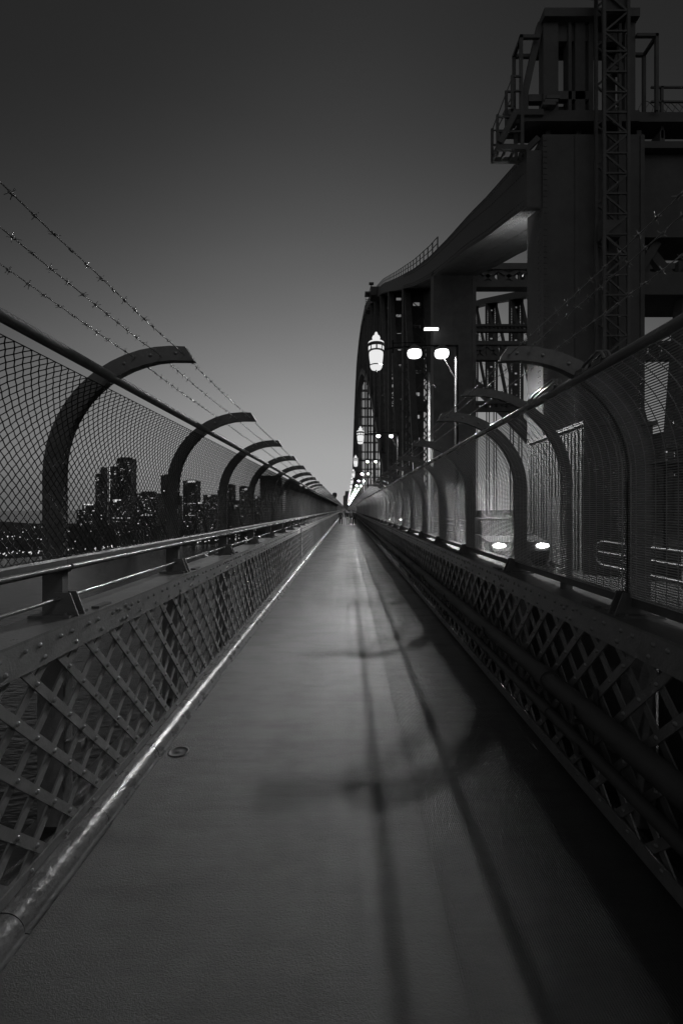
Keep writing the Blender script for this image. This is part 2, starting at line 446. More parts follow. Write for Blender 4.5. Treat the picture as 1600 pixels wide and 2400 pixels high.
NPOST = 96; NMESH = 42
for side, label in ((-1, 'curved fence of diamond chain-link mesh and barbed wire on the harbour side'),
                    (1, 'curved fence of close-welded rectangular mesh and barbed wire beside the road')):
    f = thing('safety_fence', label, 'fence', (side * XP, 0, 0))
    inv = (-side * XP, 0, 0)
    pm, bm, sm_ = post_mesh(side), bolts_mesh(side), shoe_mesh(side)
    ks = list(range(-2, NPOST))
    for k in ks:
        y = Y0 + DY * k + rnd.uniform(-.006, .006)
        p = put('post', pm, f, (inv[0], y, 0), (0, 0, rnd.uniform(-.012, .012)) if k > 3 else None)
        if k < 24: put('base_shoe', sm_, p)
        if k < 8:
            for b_ in bm: put('bolt', b_, p)
    if side > 0:
        p = put('post', post_mesh(side, 0.075, 0.035), f, (inv[0], Y0 + 0.82, 0)); p['label'] = 'slimmer extra post in the middle of a bay'
    stuff(put('far_posts', far_posts_mesh(side, NPOST), f, inv))
    mm = chainlink_mesh(side) if side < 0 else weldmesh_mesh(side)
    for k in range(-2, NMESH):
        put('mesh_panel', mm, f, (inv[0], Y0 + DY * k, 0))
    put('top_rail', top_rail_mesh(side), f, inv)
    # bottom rails
    mb = MB()
    if side < 0:
        y = -3.0; j = 0; bd = MB()
        pr = [(-1.535, 1.412), (-1.590, 1.412), (-1.590, 1.486), (-1.535, 1.486), (-1.529, 1.474), (-1.529, 1.452)]
        pr2 = [(-1.529 + 0.013 + 0.015 * cos(t), 1.436 + 0.013 * sin(t)) for t in [2 * pi * i / 10 for i in range(10)]]
        while y < YEND:
            ln = DY if y < 60 else 60
            yy0 = -2.6 + DY * j if y < 60 else y
            mb.sweep([[(px, yy, pz) for px, pz in pr[::-1]] for yy in (yy0, yy0 + ln - 0.003)])
            bd.sweep([[(px, yy, pz) for px, pz in pr2[::-1]] for yy in (yy0 + .01, yy0 + ln - 0.012)], True)
            y = yy0 + ln; j += 1
        mb.build('handrail', M['fence'], f, inv); bd.build('rail_bead', M['bead'], f, inv)
        mb = MB(); mb.tube([(-1.56, -3, 1.262), (-1.56, YEND, 1.262)], 0.011, 8); mb.build('lower_rail', M['rail'], f, inv)
        # rail brackets on each post
        b = MB(); b.box(-1.60, -1.545, -0.055, 0.055, 1.40, 1.498); bme = b.mesh('rail_bracket', M['fence'])
        for o in list(f.children):
            if o.name.split('.')[0] == 'post' and o.location.y < 45: put('rail_bracket', bme, o)
    else:
        mb.box(1.545, 1.60, -3, YEND, 1.222, 1.272); mb.build('bottom_rail', M['fence'], f, inv)
        # loop handles clamped on the top rail over the gate bay
        a = radians(SA + 1); rx, rh = XC + 0.612 * cos(a), HC + 0.612 * sin(a) + 0.03
        for (ya, yb) in ((2.22, 2.46), (2.72, 3.12)):
            m_ = MB()
            for o in (-0.016, 0.016):
                m_.tube([(rx + o, ya, rh), (rx + o, ya + 0.03, rh + 0.045), (rx + o, ya + 0.06, rh + 0.058), (rx + o, yb - 0.05, rh + 0.03), (rx + o, yb, rh)], 0.008, 8)
            m_.box(rx - 0.03, rx + 0.03, ya + .02, ya + 0.10, rh - 0.012, rh + 0.012)
            m_.box(rx - 0.03, rx + 0.03, yb - 0.05, yb + 0.03, rh - 0.012, rh + 0.014)
            m_.build('latch_handle', M['rail'], f, inv)
    for i, (wx, wh) in enumerate(((0.885, 2.592), (1.007, 2.64), (1.150, 2.632))):
        if side < 0: wh = (2.592, 2.58, 2.573)[i] ; 
        put('barbed_wire', barbed_mesh(side, wx, (2.655, 2.652, 2.592)[i] if False else wh, 11 + i + (5 if side > 0 else 0)), f, inv)

# ----------------------------------------------------------------------------- riveted lattice railings
P = 0.25; NP = 7; LP = P * NP
def lattice_mesh(side, rivets=True, count=NP, name='lattice_panel'):
    m_ = MB(); h0, h1 = 0.07, 1.05; L_ = h1 - h0
    for i in range(count):
        ya = i * P
        xf, xr = side * 1.441, side * 1.453
        m_.bar((xf, ya, h1), (xf, ya + L_, h0), 0.044, 0.009, (1, 0, 0))
        m_.bar((xr, ya, h0), (xr, ya + L_, h1), 0.044, 0.009, (1, 0, 0))
        m_.cur = 1
        if rivets:
            # crossings of this front bar with every rear bar: h1-(y-ya) = h0+(y-yb)
            for j in range(-5, 12):
                yb = j * P; yy = (h1 - h0 + ya + yb) / 2; hh = h1 - (yy - ya)
                if 0.15 < hh < 1.0: m_.dome((side * 1.4365, yy, hh), (-side, 0, 0), 0.0125, 8, 0.9)
        m_.cur = 0
    return m_.mesh(name, [M['lattice'], M['rivet']])
def plate_mesh(side):
    m_ = MB(); x0, x1 = sorted((side * 1.424, side * 1.436))
    y = -2.5; j = 0
    m_.box(x0, x1, -3, YEND, 1.016, 1.155)
    return m_.mesh('top_plate', M['lattice'])
def plate_rivets(side):
    m_ = MB(); x = side * 1.424; n = int(60 / P)
    for i in range(-8, n):
        y = i * P
        for (dy, h) in ((0.02, 1.118), (0.115, 1.118), (0.15, 1.052)): m_.dome((x, y + dy, h), (-side, 0, 0), 0.0135, 7, 0.85)
        if i % 5 == 1:
            for (dy, h) in ((0.07, 1.128), (0.19, 1.128), (0.235, 1.10), (0.20, 1.052)): m_.dome((x, y + dy, h), (-side, 0, 0), 0.0135, 7, 0.85)
        m_.dome((side * 1.4225, y + 0.06, 0.112), (-side, 0, 0), 0.011, 7, 0.85)
    return m_.mesh('rivet_row', M['rivet'])
for side, label in ((-1, 'riveted steel lattice railing below the chain-link fence on the harbour side'),
                    (1, 'riveted steel lattice railing in shadow below the weldmesh fence on the road side')):
    r = thing('lattice_railing', label, 'railing', (side * 1.44, 0, 0)); inv = (-side * 1.44, 0, 0)
    lm = lattice_mesh(side); NLP = 62
    for k in range(-2, NLP): put('lattice_panel', lm, r, (inv[0], k * LP, 0))
    lf = lattice_mesh(side, False, int((YEND - NLP * LP) / P) - 4, 'far_lattice')
    stuff(put('far_lattice', lf, r, (inv[0], NLP * LP, 0)))
    put('top_plate', plate_mesh(side), r, inv); put('rivet_row', plate_rivets(side), r, inv)
    mb = MB(); mb.box(*sorted((side * 1.424, side * 1.70)), -3, YEND, 1.155, 1.1675); mb.build('ledge', M['lattice'], r, inv)
    mb = MB(); mb.box(*sorted((side * 1.4225, side * 1.432)), -3, YEND, 0.055, 0.135); mb.box(*sorted((side * 1.432, side * 1.51)), -3, YEND, 0.055, 0.066)
    mb.build('bottom_angle', M['lattice'], r, inv)
    # stanchions outside the lattice, one below every second fence post, and paired splice posts every 16.3 m
    sm2 = MB(); sm2.box(*sorted((side * 1.56, side * 1.70)), -0.045, 0.045, -0.9, 1.155); sm2.box(*sorted((side * 1.47, side * 1.56)), -0.03, 0.03, 0.40, 0.46)
    sme = sm2.mesh('stanchion', M['lattice'])
    for k in range(-1, 40): put('stanchion', sme, r, (inv[0], Y0 + DY * k + 0.05, 0))
    sp = MB()
    for dy in (-0.10, 0.10): sp.box(*sorted((side * 1.412, side * 1.4225)), dy - 0.045, dy + 0.045, 0.06, 1.155)
    for dy in (-0.10, 0.10):
        for i in range(9):
            for e in (-.02, .02): sp.dome((side * 1.412, dy + e, 0.12 + 0.11 * i), (-side, 0, 0), 0.011, 6, 0.85)
    spm = sp.mesh('splice_plate', M['lattice'])
    for k in range(0, 7): put('splice_plate', spm, r, (inv[0], 14.3 + 16.3 * k, 0))

t = thing('parapet_wall', 'low dark concrete wall behind the lattice on the road side', 'wall', (1.76, 0, 0))
m_ = MB(); y = -3.95; k = 0
while y < YEND:
    ln = 6.45 if y < 60 else 80
    m_.box(-0.05, 0.06, y, y + ln, -0.02, 0.94); m_.box(-0.05, 0.06, y + ln, y + ln + 0.2, -0.02, 0.35); y += ln + 0.2
m_.build('wall', M['dark'], t)
# service pipes along the foot of the right-hand railing
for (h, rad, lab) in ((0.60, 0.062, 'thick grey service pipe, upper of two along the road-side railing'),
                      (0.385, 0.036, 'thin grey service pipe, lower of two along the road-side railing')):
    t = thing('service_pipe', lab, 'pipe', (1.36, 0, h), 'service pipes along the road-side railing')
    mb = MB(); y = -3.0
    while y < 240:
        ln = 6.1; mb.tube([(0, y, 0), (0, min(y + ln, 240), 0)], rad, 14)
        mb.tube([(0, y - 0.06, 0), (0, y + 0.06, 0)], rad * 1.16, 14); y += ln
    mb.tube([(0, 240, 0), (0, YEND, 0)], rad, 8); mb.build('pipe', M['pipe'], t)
    b = MB(); b.box(-rad - .012, 0.07, -0.02, 0.02, -rad - 0.014, -rad); b.box(-rad - .014, -rad - .004, -0.02, 0.02, -rad, rad * .5); b.box(rad, rad + .008, -0.02, 0.02, -rad, rad + .06)
    bme = b.mesh('bracket', M['pipe'])
    for k in range(0, 30): put('bracket', bme, t, (0, 0.9 + 1.71 * k, 0))
# cover plates of drains in the deck
for i, (x, y) in enumerate(((-1.21, 3.28), (-1.22, 9.98), (-1.21, 16.7))):
    mb = MB(); n = 20
    mb.lathe([(0.074, 0.0012), (0.072, 0.004), (0.060, 0.004), (0.058, 0.0015), (0.02, 0.0015), (0.018, 0.003), (0.001, 0.003)], n=20)
    d = mb.build('drain_cover', M['dark'], None, (x, y, 0))
    tag(d, ('round drain cover in the deck nearest the viewer, beside the kerb', 'round drain cover in the deck farther along, second from the viewer', 'small distant round drain cover beside the kerb, third from the viewer')[i], 'drain cover', 'drain covers in the deck')

# ----------------------------------------------------------------------------- lamp posts
YL, SL = 16.05, 18.3
def lantern_parts():
    c = (1.04, 0, 0)
    g = MB(); g.lathe([(0.02, -0.38), (0.16, -0.36), (0.20, -0.30), (0.215, -0.235), (0.205, -0.205), (0.235, 0.0), (0.25, 0.16), (0.245, 0.24), (0.20, 0.275)], c, 16)
    m1 = g.mesh('globe', M['lantern'])
    g = MB()
    for i in range(8):
        a0 = 2 * pi * (i + 0.12) / 8; a1 = 2 * pi * (i + 0.88) / 8
        vs = []
        for rr, z in ((0.268, 0.31), (0.275, 0.43)):
            for k in range(4):
                a = a0 + (a1 - a0) * k / 3; vs.append((c[0] + rr * cos(a), c[1] + rr * sin(a), z))
        g.add(vs, [(k, k + 1, 5 + k, 4 + k) for k in range(3)])
    m2 = g.mesh('lit_pane', M['lantern'])
    g = MB(); g.lathe([(0.19, 0.27), (0.262, 0.285), (0.262, 0.44), (0.285, 0.45), (0.285, 0.545), (0.20, 0.56)], c, 16)
    m3 = g.mesh('cage', M['dark'])
    g = MB(); g.lathe([(0.222, -0.238), (0.228, -0.22), (0.222, -0.20)], c, 16); m5 = g.mesh('collar', M['dark'])
    g = MB(); g.lathe([(0.01, -0.45), (0.03, -0.42), (0.02, -0.38)], c, 8); m6 = g.mesh('drop_finial', M['dark'])
    g = MB(); g.lathe([(0.285, 0.548), (0.27, 0.60), (0.19, 0.645), (0.10, 0.66), (0.13, 0.71), (0.145, 0.76), (0.12, 0.82), (0.06, 0.86), (0.055, 0.90), (0.035, 0.95), (0.005, 0.97)], c, 16)
    m4 = g.mesh('cap', M['lantern'])
    return m1, m2, m3, m4, m5, m6
LM = lantern_parts()
HL = 7.2                                        # lamp height above the deck
def lum_parts():
    h = MB(); prof = [(0.03, 0.17), (0.12, 0.15), (0.21, 0.08), (0.245, 0.0), (0.235, -0.02)]
    h.lathe(prof, n=14); h.box(-0.04, 0.04, -0.03, 0.03, 0.10, 0.22)
    g = MB(); g.lathe([(0.17, 0.06), (0.225, 0.0), (0.25, -0.09), (0.245, -0.17), (0.205, -0.24)], n=18)
    b = MB(); b.lathe([(0.001, -0.13), (0.05, -0.16), (0.07, -0.20), (0.05, -0.24), (0.001, -0.27)], n=12)
    return h.mesh('housing', M['mid']), g.mesh('glass_skirt', M['skirt']), b.mesh('bulb', M['lamp'])
HM, GM, BM = lum_parts(); BMD = BM.copy(); BMD.materials.clear(); BMD.materials.append(glow('added_rear_lamp_light', 420.0))  # dim bulb for the unseen post added behind the camera
pole = MB(); pole.tube([(3.87, 0, -0.05), (3.87, 0, 1.2), (3.87, 0, HL + 0.25)], [0.11, 0.09, 0.055], 10); pole.box(3.69, 4.05, -0.18, 0.18, -0.02, 0.03)
pole.tube([(3.87, 0, HL - 0.9), (3.30, 0, HL + 0.10)], 0.022, 8)
PM_ = pole.mesh('pole', M['black'])
arm = MB(); arm.tube([(3.92, 0, HL + 0.30), (2.9, 0, HL + 0.30), (1.70, 0, HL + 0.24), (1.30, 0, HL + 0.17)], [0.045, 0.04, 0.036, 0.032], 8); arm.tube([(2.6, 0, HL + 0.42), (1.62, 0, HL + 0.40)], 0.018, 6)
arm.bar((1.62, 0, HL + 0.05), (1.62, 0, HL + 0.50), 0.05, 0.05)
AM_ = arm.mesh('arm', M['black'])
LAMP_LABELS = ['nearest lamp post, its white lantern and two glaring road lamps side by side', 'second nearest lamp post, its lantern well below the first one',
               'third lamp post along the row, with a small clear lantern', 'fourth lamp post along the row, lantern just separate from those beyond']
for k in range(-1, 29):  # first post is an added, unseen one that brightens camera-facing arms and rivets
    y = YL + SL * k
    lab = LAMP_LABELS[k] if 0 <= k < 4 else 'unseen lamp post added behind the viewer, its dim lamps brightening the fence arms' if k < 0 else 'distant lamp post in the row whose lanterns merge into one bright line'
    t = thing('lamp_post', lab, 'lamp post', (3.87, y, 0), 'lamp posts along the road'); inv = (-3.87, 0, 0)
    put('pole', PM_, t, inv); put('arm', AM_, t, inv)
    for x in (2.39, 3.35):
        l = put('road_lamp', HM, t, (x - 3.87, 0, HL + 0.15), None, (1, 1, 1) if k <= 0 else (0.68, 0.68, 0.68)); put('glass_skirt', GM, l); put('bulb', BM if k >= 0 else BMD, l)
    l = put('lantern', LM[2], t, (inv[0], 0, HL - 0.17))
    for me, nm in zip((LM[0], LM[1], LM[3], LM[4], LM[5])[:5 if k < 6 else 3], ('globe', 'lit_pane', 'cap', 'collar', 'drop_finial')): put(nm, me, l)

# ----------------------------------------------------------------------------- the arch bridge
XT0, XT1 = 6.5, 9.7
TOP = [(16.4, 14.7), (20.9, 16.2), (24.1, 17.4), (29.3, 19.2), (36, 21.7), (44.2, 25.1), (60, 32.2), (82.6, 42.6), (97.7, 48.9), (130, 61.8), (165, 74.6), (210, 86), (250, 93.0), (300, 97.8)]
def top_h(y): return lerp_table(TOP, y if y <= 300 else 600 - y)
def low_h(y): return 77 - 119 * ((y - 300) / 284.0) ** 2
arch = thing('arch_bridge', 'huge dark steel arch truss rising over the road on the right', 'bridge', (8, 16.4, 0))
AI = (-8, -16.4, 0)
PANELS = [16.4 + 18.3 * i for i in range(32)]
for X0, near in ((XT0, True), (XT0 + 32, False)):
    X1 = X0 + 3.2
    # top chord
    m_ = MB(); rings = []
    ysamp = [16.46 + (600 - 32.8) * i / 90 for i in range(91)] if not near else sorted(set([16.46 + 1.2 * i for i in range(26)] + [47 + 6 * i for i in range(90)] + [583.6]))
    for y in ysamp:
        t = top_h(y); d = lerp_table([(16, 2.05), (26, 1.75), (60, 1.6)], y)
        rings.append([(X0, y, t - d), (X1, y, t - d), (X1, y, t), (X0, y, t)])
    m_.sweep(rings)
    if near:
        # flange plates and rows of rivets on the underside and the side of the first panels
        for (xa, xb) in ((X0 - 0.05, X0 + 0.55), (X0 + 1.3, X0 + 1.9), (X1 - 0.55, X1 + 0.05)):
            rr = []
            for y in ysamp:
                if y > 70: break
                t = top_h(y) - lerp_table([(16, 2.05), (26, 1.75), (60, 1.6)], y); rr.append([(xa, y, t - 0.03), (xb, y, t - 0.03), (xb, y, t - 0.004), (xa, y, t - 0.004)])
            m_.sweep(rr)
        y = 16.8
        while y < 52:
            t = top_h(y) - lerp_table([(16, 2.05), (26, 1.75), (60, 1.6)], y)
            for xx in (0.05, 0.22, 0.38, 0.5, 1.36, 1.6, 1.84, 2.7, 2.85, 3.05): m_.dome((X0 + xx, y, t - 0.03), (0, 0, -1), 0.028, 5, 0.8)
            for dd in (0.12, 0.3, 1.3): m_.dome((X0, y, t + dd), (-1, 0, 0), 0.035, 5, 0.8)
            for dd in (0.05, 0.18): m_.dome((X0, y, top_h(y) - dd), (-1, 0, 0), 0.035, 5, 0.8)
            y += 0.22
        y = 17.0                                # batten plates between the flanges
        while y < 70:
            t = top_h(y) - lerp_table([(16, 2.05), (26, 1.75), (60, 1.6)], y)
            m_.bar((X0 + 0.55, y, t - 0.015), (X0 + 1.3, y + 0.7, top_h(y + .7) - lerp_table([(16, 2.05), (26, 1.75), (60, 1.6)], y + .7) - 0.015), 0.12, 0.012)
            m_.bar((X0 + 1.9, y + 0.7, top_h(y + .7) - lerp_table([(16, 2.05), (26, 1.75), (60, 1.6)], y + .7) - 0.015), (X0 + 2.65, y, t - 0.015), 0.12, 0.012)
            y += 1.4
    m_.build('top_chord', M['steel'], arch, AI)
    # lower chord
    m_ = MB(); rings = []
    for i in range(64):
        y = 16.4 + 567.2 * i / 63; t = low_h(y); rings.append([(X0 + .2, y, t - 1.2), (X1 - .2, y, t - 1.2), (X1 - .2, y, t + 1.2), (X0 + .2, y, t + 1.2)])
    m_.sweep(rings); m_.build('lower_chord', M['steel'], arch, AI)
    # end post
    m_ = MB(); m_.box(X0 + 0.55, X0 + 4.2, 16.4, 17.8, -8, 15.25)
    for xx in (0.55, 1.7, 2.9, 4.05): m_.box(X0 + xx, X0 + xx + 0.15, 16.36, 16.4, -6, 15.2)
    z = 0.4
    while near and z < 15.0:
        for xx in (0.60, 0.66): m_.dome((X0 + xx, 16.36, z), (0, -1, 0), 0.035, 5, 0.8)
        for xx in (0.1, 0.25): m_.dome((X0 + 0.55, 16.5 + xx, z), (-1, 0, 0), 0.035, 5, 0.8)
        z += 0.2
    m_.build('end_post', M['steel'], arch, AI)
    for i, y in enumerate(PANELS[1:-1]):
        zt = top_h(y) - 1.5; zb = max(low_h(y), -4)
        m_ = MB()
        if near and i == 0:
            m_.box(X0, X1, y - 0.55, y + 0.55, zb, zt)
            for xx in (0.0, 0.30, 1.5, 2.9): m_.box(X0 + xx, X0 + xx + 0.3, y - 0.60, y - 0.55, zb, zt)
            z = 1.0
            while z < zt:
                for xx in (0.06, 0.24): m_.dome((X0 + xx, y - 0.60, z), (0, -1, 0), 0.04, 5, 0.8)
                z += 0.28
        else:
            legs = ((X0, X0 + 1.15), (X1 - 1.15, X1)) if near else ((X0, X0 + 1.1), (X0 + 2.0, X0 + 3.2))
            for (a, b) in legs:
                w = 0.34 if near else 0.30
                for (c, d) in ((a, a + w), (b - w, b)): m_.box(c, d, y - 0.5, y + 0.5, zb, zt)
                z = zb; s = 1
                while z < zt - 0.5:
                    m_.bar((a + w if s > 0 else b - w, y - 0.5, z), (b - w if s > 0 else a + w, y - 0.5, z + 0.55), 0.05, 0.16, (0, 0, 1)); 
                    z += 0.62
                    if not near: continue
                    s = -s
            z = zb + 1.0
            while z < zt:                          # batten plates tie the two legs
                m_.box(X0 + 1.1, X1 - 1.1, y - 0.48, y - 0.44, z, z + 2.2); z += 2.6
        m_.build('vertical', M['steel'], arch, AI)
    for i in range(len(PANELS) - 1):
        ya, yb = PANELS[i], PANELS[i + 1]
        if yb <= 305: p, q = (ya, low_h(ya)), (yb, top_h(yb) - 1.0)
        else: p, q = (ya, top_h(ya) - 1.0), (yb, low_h(yb))
        if i == 0: continue
        m_ = MB()
        for xx in (0.5, 2.6): m_.bar((X0 + xx, p[0], p[1]), (X0 + xx, q[0], q[1]), 0.5, 0.7, (1, 0, 0))
        L_ = sqrt((q[0] - p[0]) ** 2 + (q[1] - p[1]) ** 2); n = int(L_ / 2.0); pv, qv = Vector((0, *p)), Vector((0, *q))
        for j in range(n):
            a, b = pv.lerp(qv, j / n), pv.lerp(qv, (j + .8) / n); xa, xb = (0.8, 2.3) if j % 2 else (2.3, 0.8)
            m_.bar((X0 + xa, a.y, a.z), (X0 + xb, b.y, b.z), 0.18, 0.06)
        m_.build('diagonal', M['steel'], arch, AI)
    for y in PANELS:
        lh = low_h(y)
        if lh > 2:
            m_ = MB()
            for xx in (0.25, 0.95, 2.25, 2.95): m_.box(X0 + xx - .12, X0 + xx + .12, y - .09, y + .09, -0.3, lh - 1)
            m_.build('hanger', M['mid'], arch, AI)
# cross struts between the two trusses
for i, y in enumerate(PANELS[1:-1]):
    t = top_h(y)
    zs = {0: (18.5, 20.3), 1: (19.0, 21.2), 2: (17.0, 18.6)}.get(i, (t - 9, t - 7.5))
    m_ = MB(); m_.box(9.72, 38.48, y - 0.4, y + 0.4, zs[0], zs[0] + 0.45); m_.box(9.72, 38.48, y - 0.4, y + 0.4, zs[1] - 0.45, zs[1])
    n = 18
    for j in range(n):
        xa = 9.9 + 28.4 * j / n; xb = 9.9 + 28.4 * (j + 1) / n
        m_.bar((xa, y, zs[0] + .4), (xb, y, zs[1] - .4), 0.5, 0.28); m_.bar((xb, y, zs[0] + .4), (xa, y, zs[1] - .4), 0.5, 0.28)
        if i < 3: m_.box(xa, xa + 1.35, y - 0.1, y + 0.1, zs[0] + .45, zs[1] - .45)
    m_.build('cross_strut', M['steel'], arch, AI)
# deep portal girder tying the end posts
m_ = MB(); m_.box(10.75, 38.9, 17.0, 18.6, 11.9, 15.0); m_.box(10.72, 39.0, 16.7, 18.9, 15.0, 15.25)
m_.box(10.75, 38.9, 16.8, 18.8, 9.67, 10.5)
for j in range(14):
    xa = 10.9 + 1.85 * j
    m_.bar((xa, 17.4, 10.5), (xa + 0.9, 17.4, 11.9), 0.3, 0.3); m_.bar((xa + 1.5, 17.4, 10.5), (xa + 0.6, 17.6, 11.9), 0.3, 0.3)
    m_.box(xa, xa + .75, 17.5, 17.7, 10.5, 11.3)
m_.bar((12.3, 17.2, 4.0), (12.75, 17.2, 9.67), 0.45, 0.5, (0, 1, 0))
m_.build('portal_girder', M['steel'], arch, AI)
# climbing handrail along the outer edge of the top chord
m_ = MB(); y = 33.0
while y < 170:
    m_.box(XT0 + 0.05, XT0 + 0.13, y - .05, y + .05, top_h(y), top_h(y) + 0.9); y += 2.0
for hh in (0.45, 0.9):
    pts = [(XT0 + 0.09, y, top_h(y) + hh) for y in [33 + 3 * i for i in range(90)]]; m_.tube(pts, 0.035, 5)
m_.build('chord_handrail', M['steel'], arch, AI)
# ledger angles across the uprights that catch the lamp light
for i, y in enumerate(PANELS[2:9]):
    for hh in (6.5, 9.5, 13.0, 17.5):
        m_ = MB(); m_.box(XT0 - 0.15, XT1, y - 0.62, y - 0.5, hh, hh + 0.12); m_.build('ledger_angle', M['mid'], arch, AI)

# maintenance cradle standing on the top chord farther up
t = thing('maintenance_cradle', 'small dark work cradle and two floodlights perched on the arch skyline', 'cradle', (6.0, 97.7, 49.0))
m_ = MB(); m_.box(-0.9, 1.2, -1.5, 1.5, -2.0, -0.2); m_.build('cabin', M['dark'], t)
m_ = MB(); m_.box(-2.0, -1.0, -1.0, 1.0, -5.0, -4.8)
for k in range(6): m_.box(-2.0, -1.0, -1.0, -0.94, -4.8 + .4 * k, -4.7 + .4 * k)
for xx in (-2.0, -1.08): m_.box(xx, xx + .08, -1, -.92, -5, -1.2)
m_.box(-2.1, -0.9, -1.0, 1.0, -1.3, -1.0)
m_.build('basket', M['mid'], t)
for xx in (-0.7, 2.6):
    m_ = MB(); m_.tube([(xx - .4, 0, -0.6), (xx, 0, 1.0)], 0.07, 6); m_.tube([(xx + .4, 0, -0.6), (xx, 0, 1.0)], 0.05, 6); m_.box(xx - .5, xx + .5, -.3, .3, 0.95, 1.3); m_.build('floodlight', M['dark'], t)

# gantry on the end post
def gx(u): return 4.427 + 0.004902 * u
def gz(v): return 20.09 - 0.004902 * v
gan = thing('maintenance_gantry', 'dark steel maintenance gantry with balconies on top of the arch end post', 'gantry', (9, 16.4, 15.3)); GI = (-9, -16.05, -15.3)
def gbox(m_, u0, u1, v0, v1, y0, y1): m_.box(gx(min(u0, u1)), gx(max(u0, u1)), y0, y1, gz(max(v0, v1)), gz(min(v0, v1)))
m_ = MB()
gbox(m_, 400, 1255, 800, 880, 16.1, 17.1); gbox(m_, 280, 540, 808, 850, 16.0, 16.2); gbox(m_, 280, 540, 808, 850, 16.9, 17.1); gbox(m_, 330, 360, 812, 846, 16.2, 16.9); gbox(m_, 1255, 2200, 778, 850, 16.3, 17.1)
for u in (600, 830, 1000, 1180, 1285, 1460): gbox(m_, u, u + 36, 880, 975, 16.5, 17.2)
m_.build('platform', M['steel'], gan, GI)
m_ = MB()
gbox(m_, 545, 1245, 66, 128, 16.0, 17.0); gbox(m_, 560, 892, 128, 250, 16.3, 16.5); gbox(m_, 555, 1240, 180, 255, 16.8, 17.0)
for (a, b) in ((555, 665), (740, 764), (792, 865), (892, 925), (1158, 1236)):
    gbox(m_, a, b, 128, 800, 16.2, 16.6)
for (a, b) in ((600, 700), (1080, 1160)): gbox(m_, a, b, 128, 800, 16.8, 17.0)
gbox(m_, 665, 892, 640, 700, 16.2, 16.4); gbox(m_, 1060, 1160, 420, 480, 16.25, 16.5); gbox(m_, 930, 1160, 185, 255, 16.3, 16.5)
gbox(m_, 455, 560, 645, 697, 16.3, 16.5)
m_.bar((gx(545), 16.4, gz(110)), (gx(428), 16.4, gz(640)), 0.22, 0.22); m_.bar((gx(1150), 16.4, gz(260)), (gx(1095), 16.4, gz(420)), 0.12, 0.12)
m_.bar((gx(428), 16.4, gz(640)), (gx(428), 16.4, gz(810)), 0.22, 0.22)
m_.bar((gx(1200), 16.3, gz(130)), (gx(1240), 16.3, gz(70)), 0.06, 0.06)
m_.build('frame', M['steel'], gan, GI)
m_ = MB(); gbox(m_, 665, 880, 702, 780, 16.5, 17.3); gbox(m_, 560, 660, 705, 730, 16.0, 16.6); gbox(m_, 545, 640, 745, 765, 15.95, 16.6); gbox(m_, 525, 620, 775, 795, 15.9, 16.6)
m_.build('winch_box', M['mid'], gan, GI)
m_ = MB()
for yy in (16.1, 16.8):
    gbox(m_, 374, 396, 240, 800, yy, yy + 0.1); gbox(m_, 374, 520, 240, 264, yy, yy + 0.1)
gbox(m_, 374, 396, 240, 264, 16.2, 16.8); m_.build('side_frame', M['steel'], gan, GI); m_ = MB()
for yy in (16.1, 16.8): gbox(m_, 1374, 1396, 232, 800, yy, yy + 0.1); gbox(m_, 1235, 1396, 230, 252, yy, yy + 0.1)
gbox(m_, 1374, 1396, 232, 254, 16.2, 16.8)
m_.build('side_frame', M['steel'], gan, GI)
m_ = MB()
for yy in (16.0, 16.6):
    gbox(m_, 300, 320, 560, 830, yy, yy + .06); gbox(m_, 320, 376, 560, 572, yy, yy + .05); gbox(m_, 320, 376, 668, 680, yy, yy + .05)
    gbox(m_, 193, 212, 848, 1105, yy, yy + .06); gbox(m_, 372, 396, 850, 1100, yy, yy + .06); gbox(m_, 212, 300, 858, 870, yy, yy + .05); gbox(m_, 212, 372, 966, 978, yy, yy + .05)
    m_.bar((gx(300), yy, gz(600)), (gx(205), yy, gz(850)), 0.04, 0.04); m_.bar((gx(300), yy, gz(730)), (gx(240), yy, gz(850)), 0.04, 0.04)
    m_.bar((gx(335), yy, gz(830)), (gx(215), yy, gz(1060)), 0.12, 0.2)
gbox(m_, 200, 412, 1072, 1105, 15.98, 16.12); gbox(m_, 200, 412, 1072, 1105, 16.56, 16.7)
for u in (200, 262, 324, 390): gbox(m_, u, u + 14, 1076, 1100, 16.12, 16.56)
gbox(m_, 300, 412, 760, 830, 16.5, 16.6)
for (u, v) in ((212, 1105), (374, 1105)): gbox(m_, u - 4, u + 4, v, v + 26, 16.1, 16.2)
m_.bar((gx(412), 16.4, gz(1080)), (gx(530), 16.4, gz(960)), 0.16, 0.2)
m_.build('balcony', M['steel'], gan, GI)
m_ = MB()
for u in (1470, 1800, 2100): gbox(m_, u, u + 18, 545, 940, 16.5, 16.6)
for v in (545, 655): gbox(m_, 1396, 2200, v, v + 12, 16.5, 16.56)
m_.build('guard_rail', M['steel'], gan, GI)
m_ = MB()
for k in range(9):                               # coiled razor wire behind the guard rail
    c = (gx(1440 + 55 * k), 17.0, gz(660)); pts = [(c[0] + 0.42 * cos(a), c[1] + 0.1 * sin(a * 2), c[2] + 0.42 * sin(a)) for a in [2 * pi * i / 18 for i in range(18)]]
    m_.tube(pts, 0.012, 4, closed=True)
m_.build('coiled_wire', M['barb'], gan, GI)
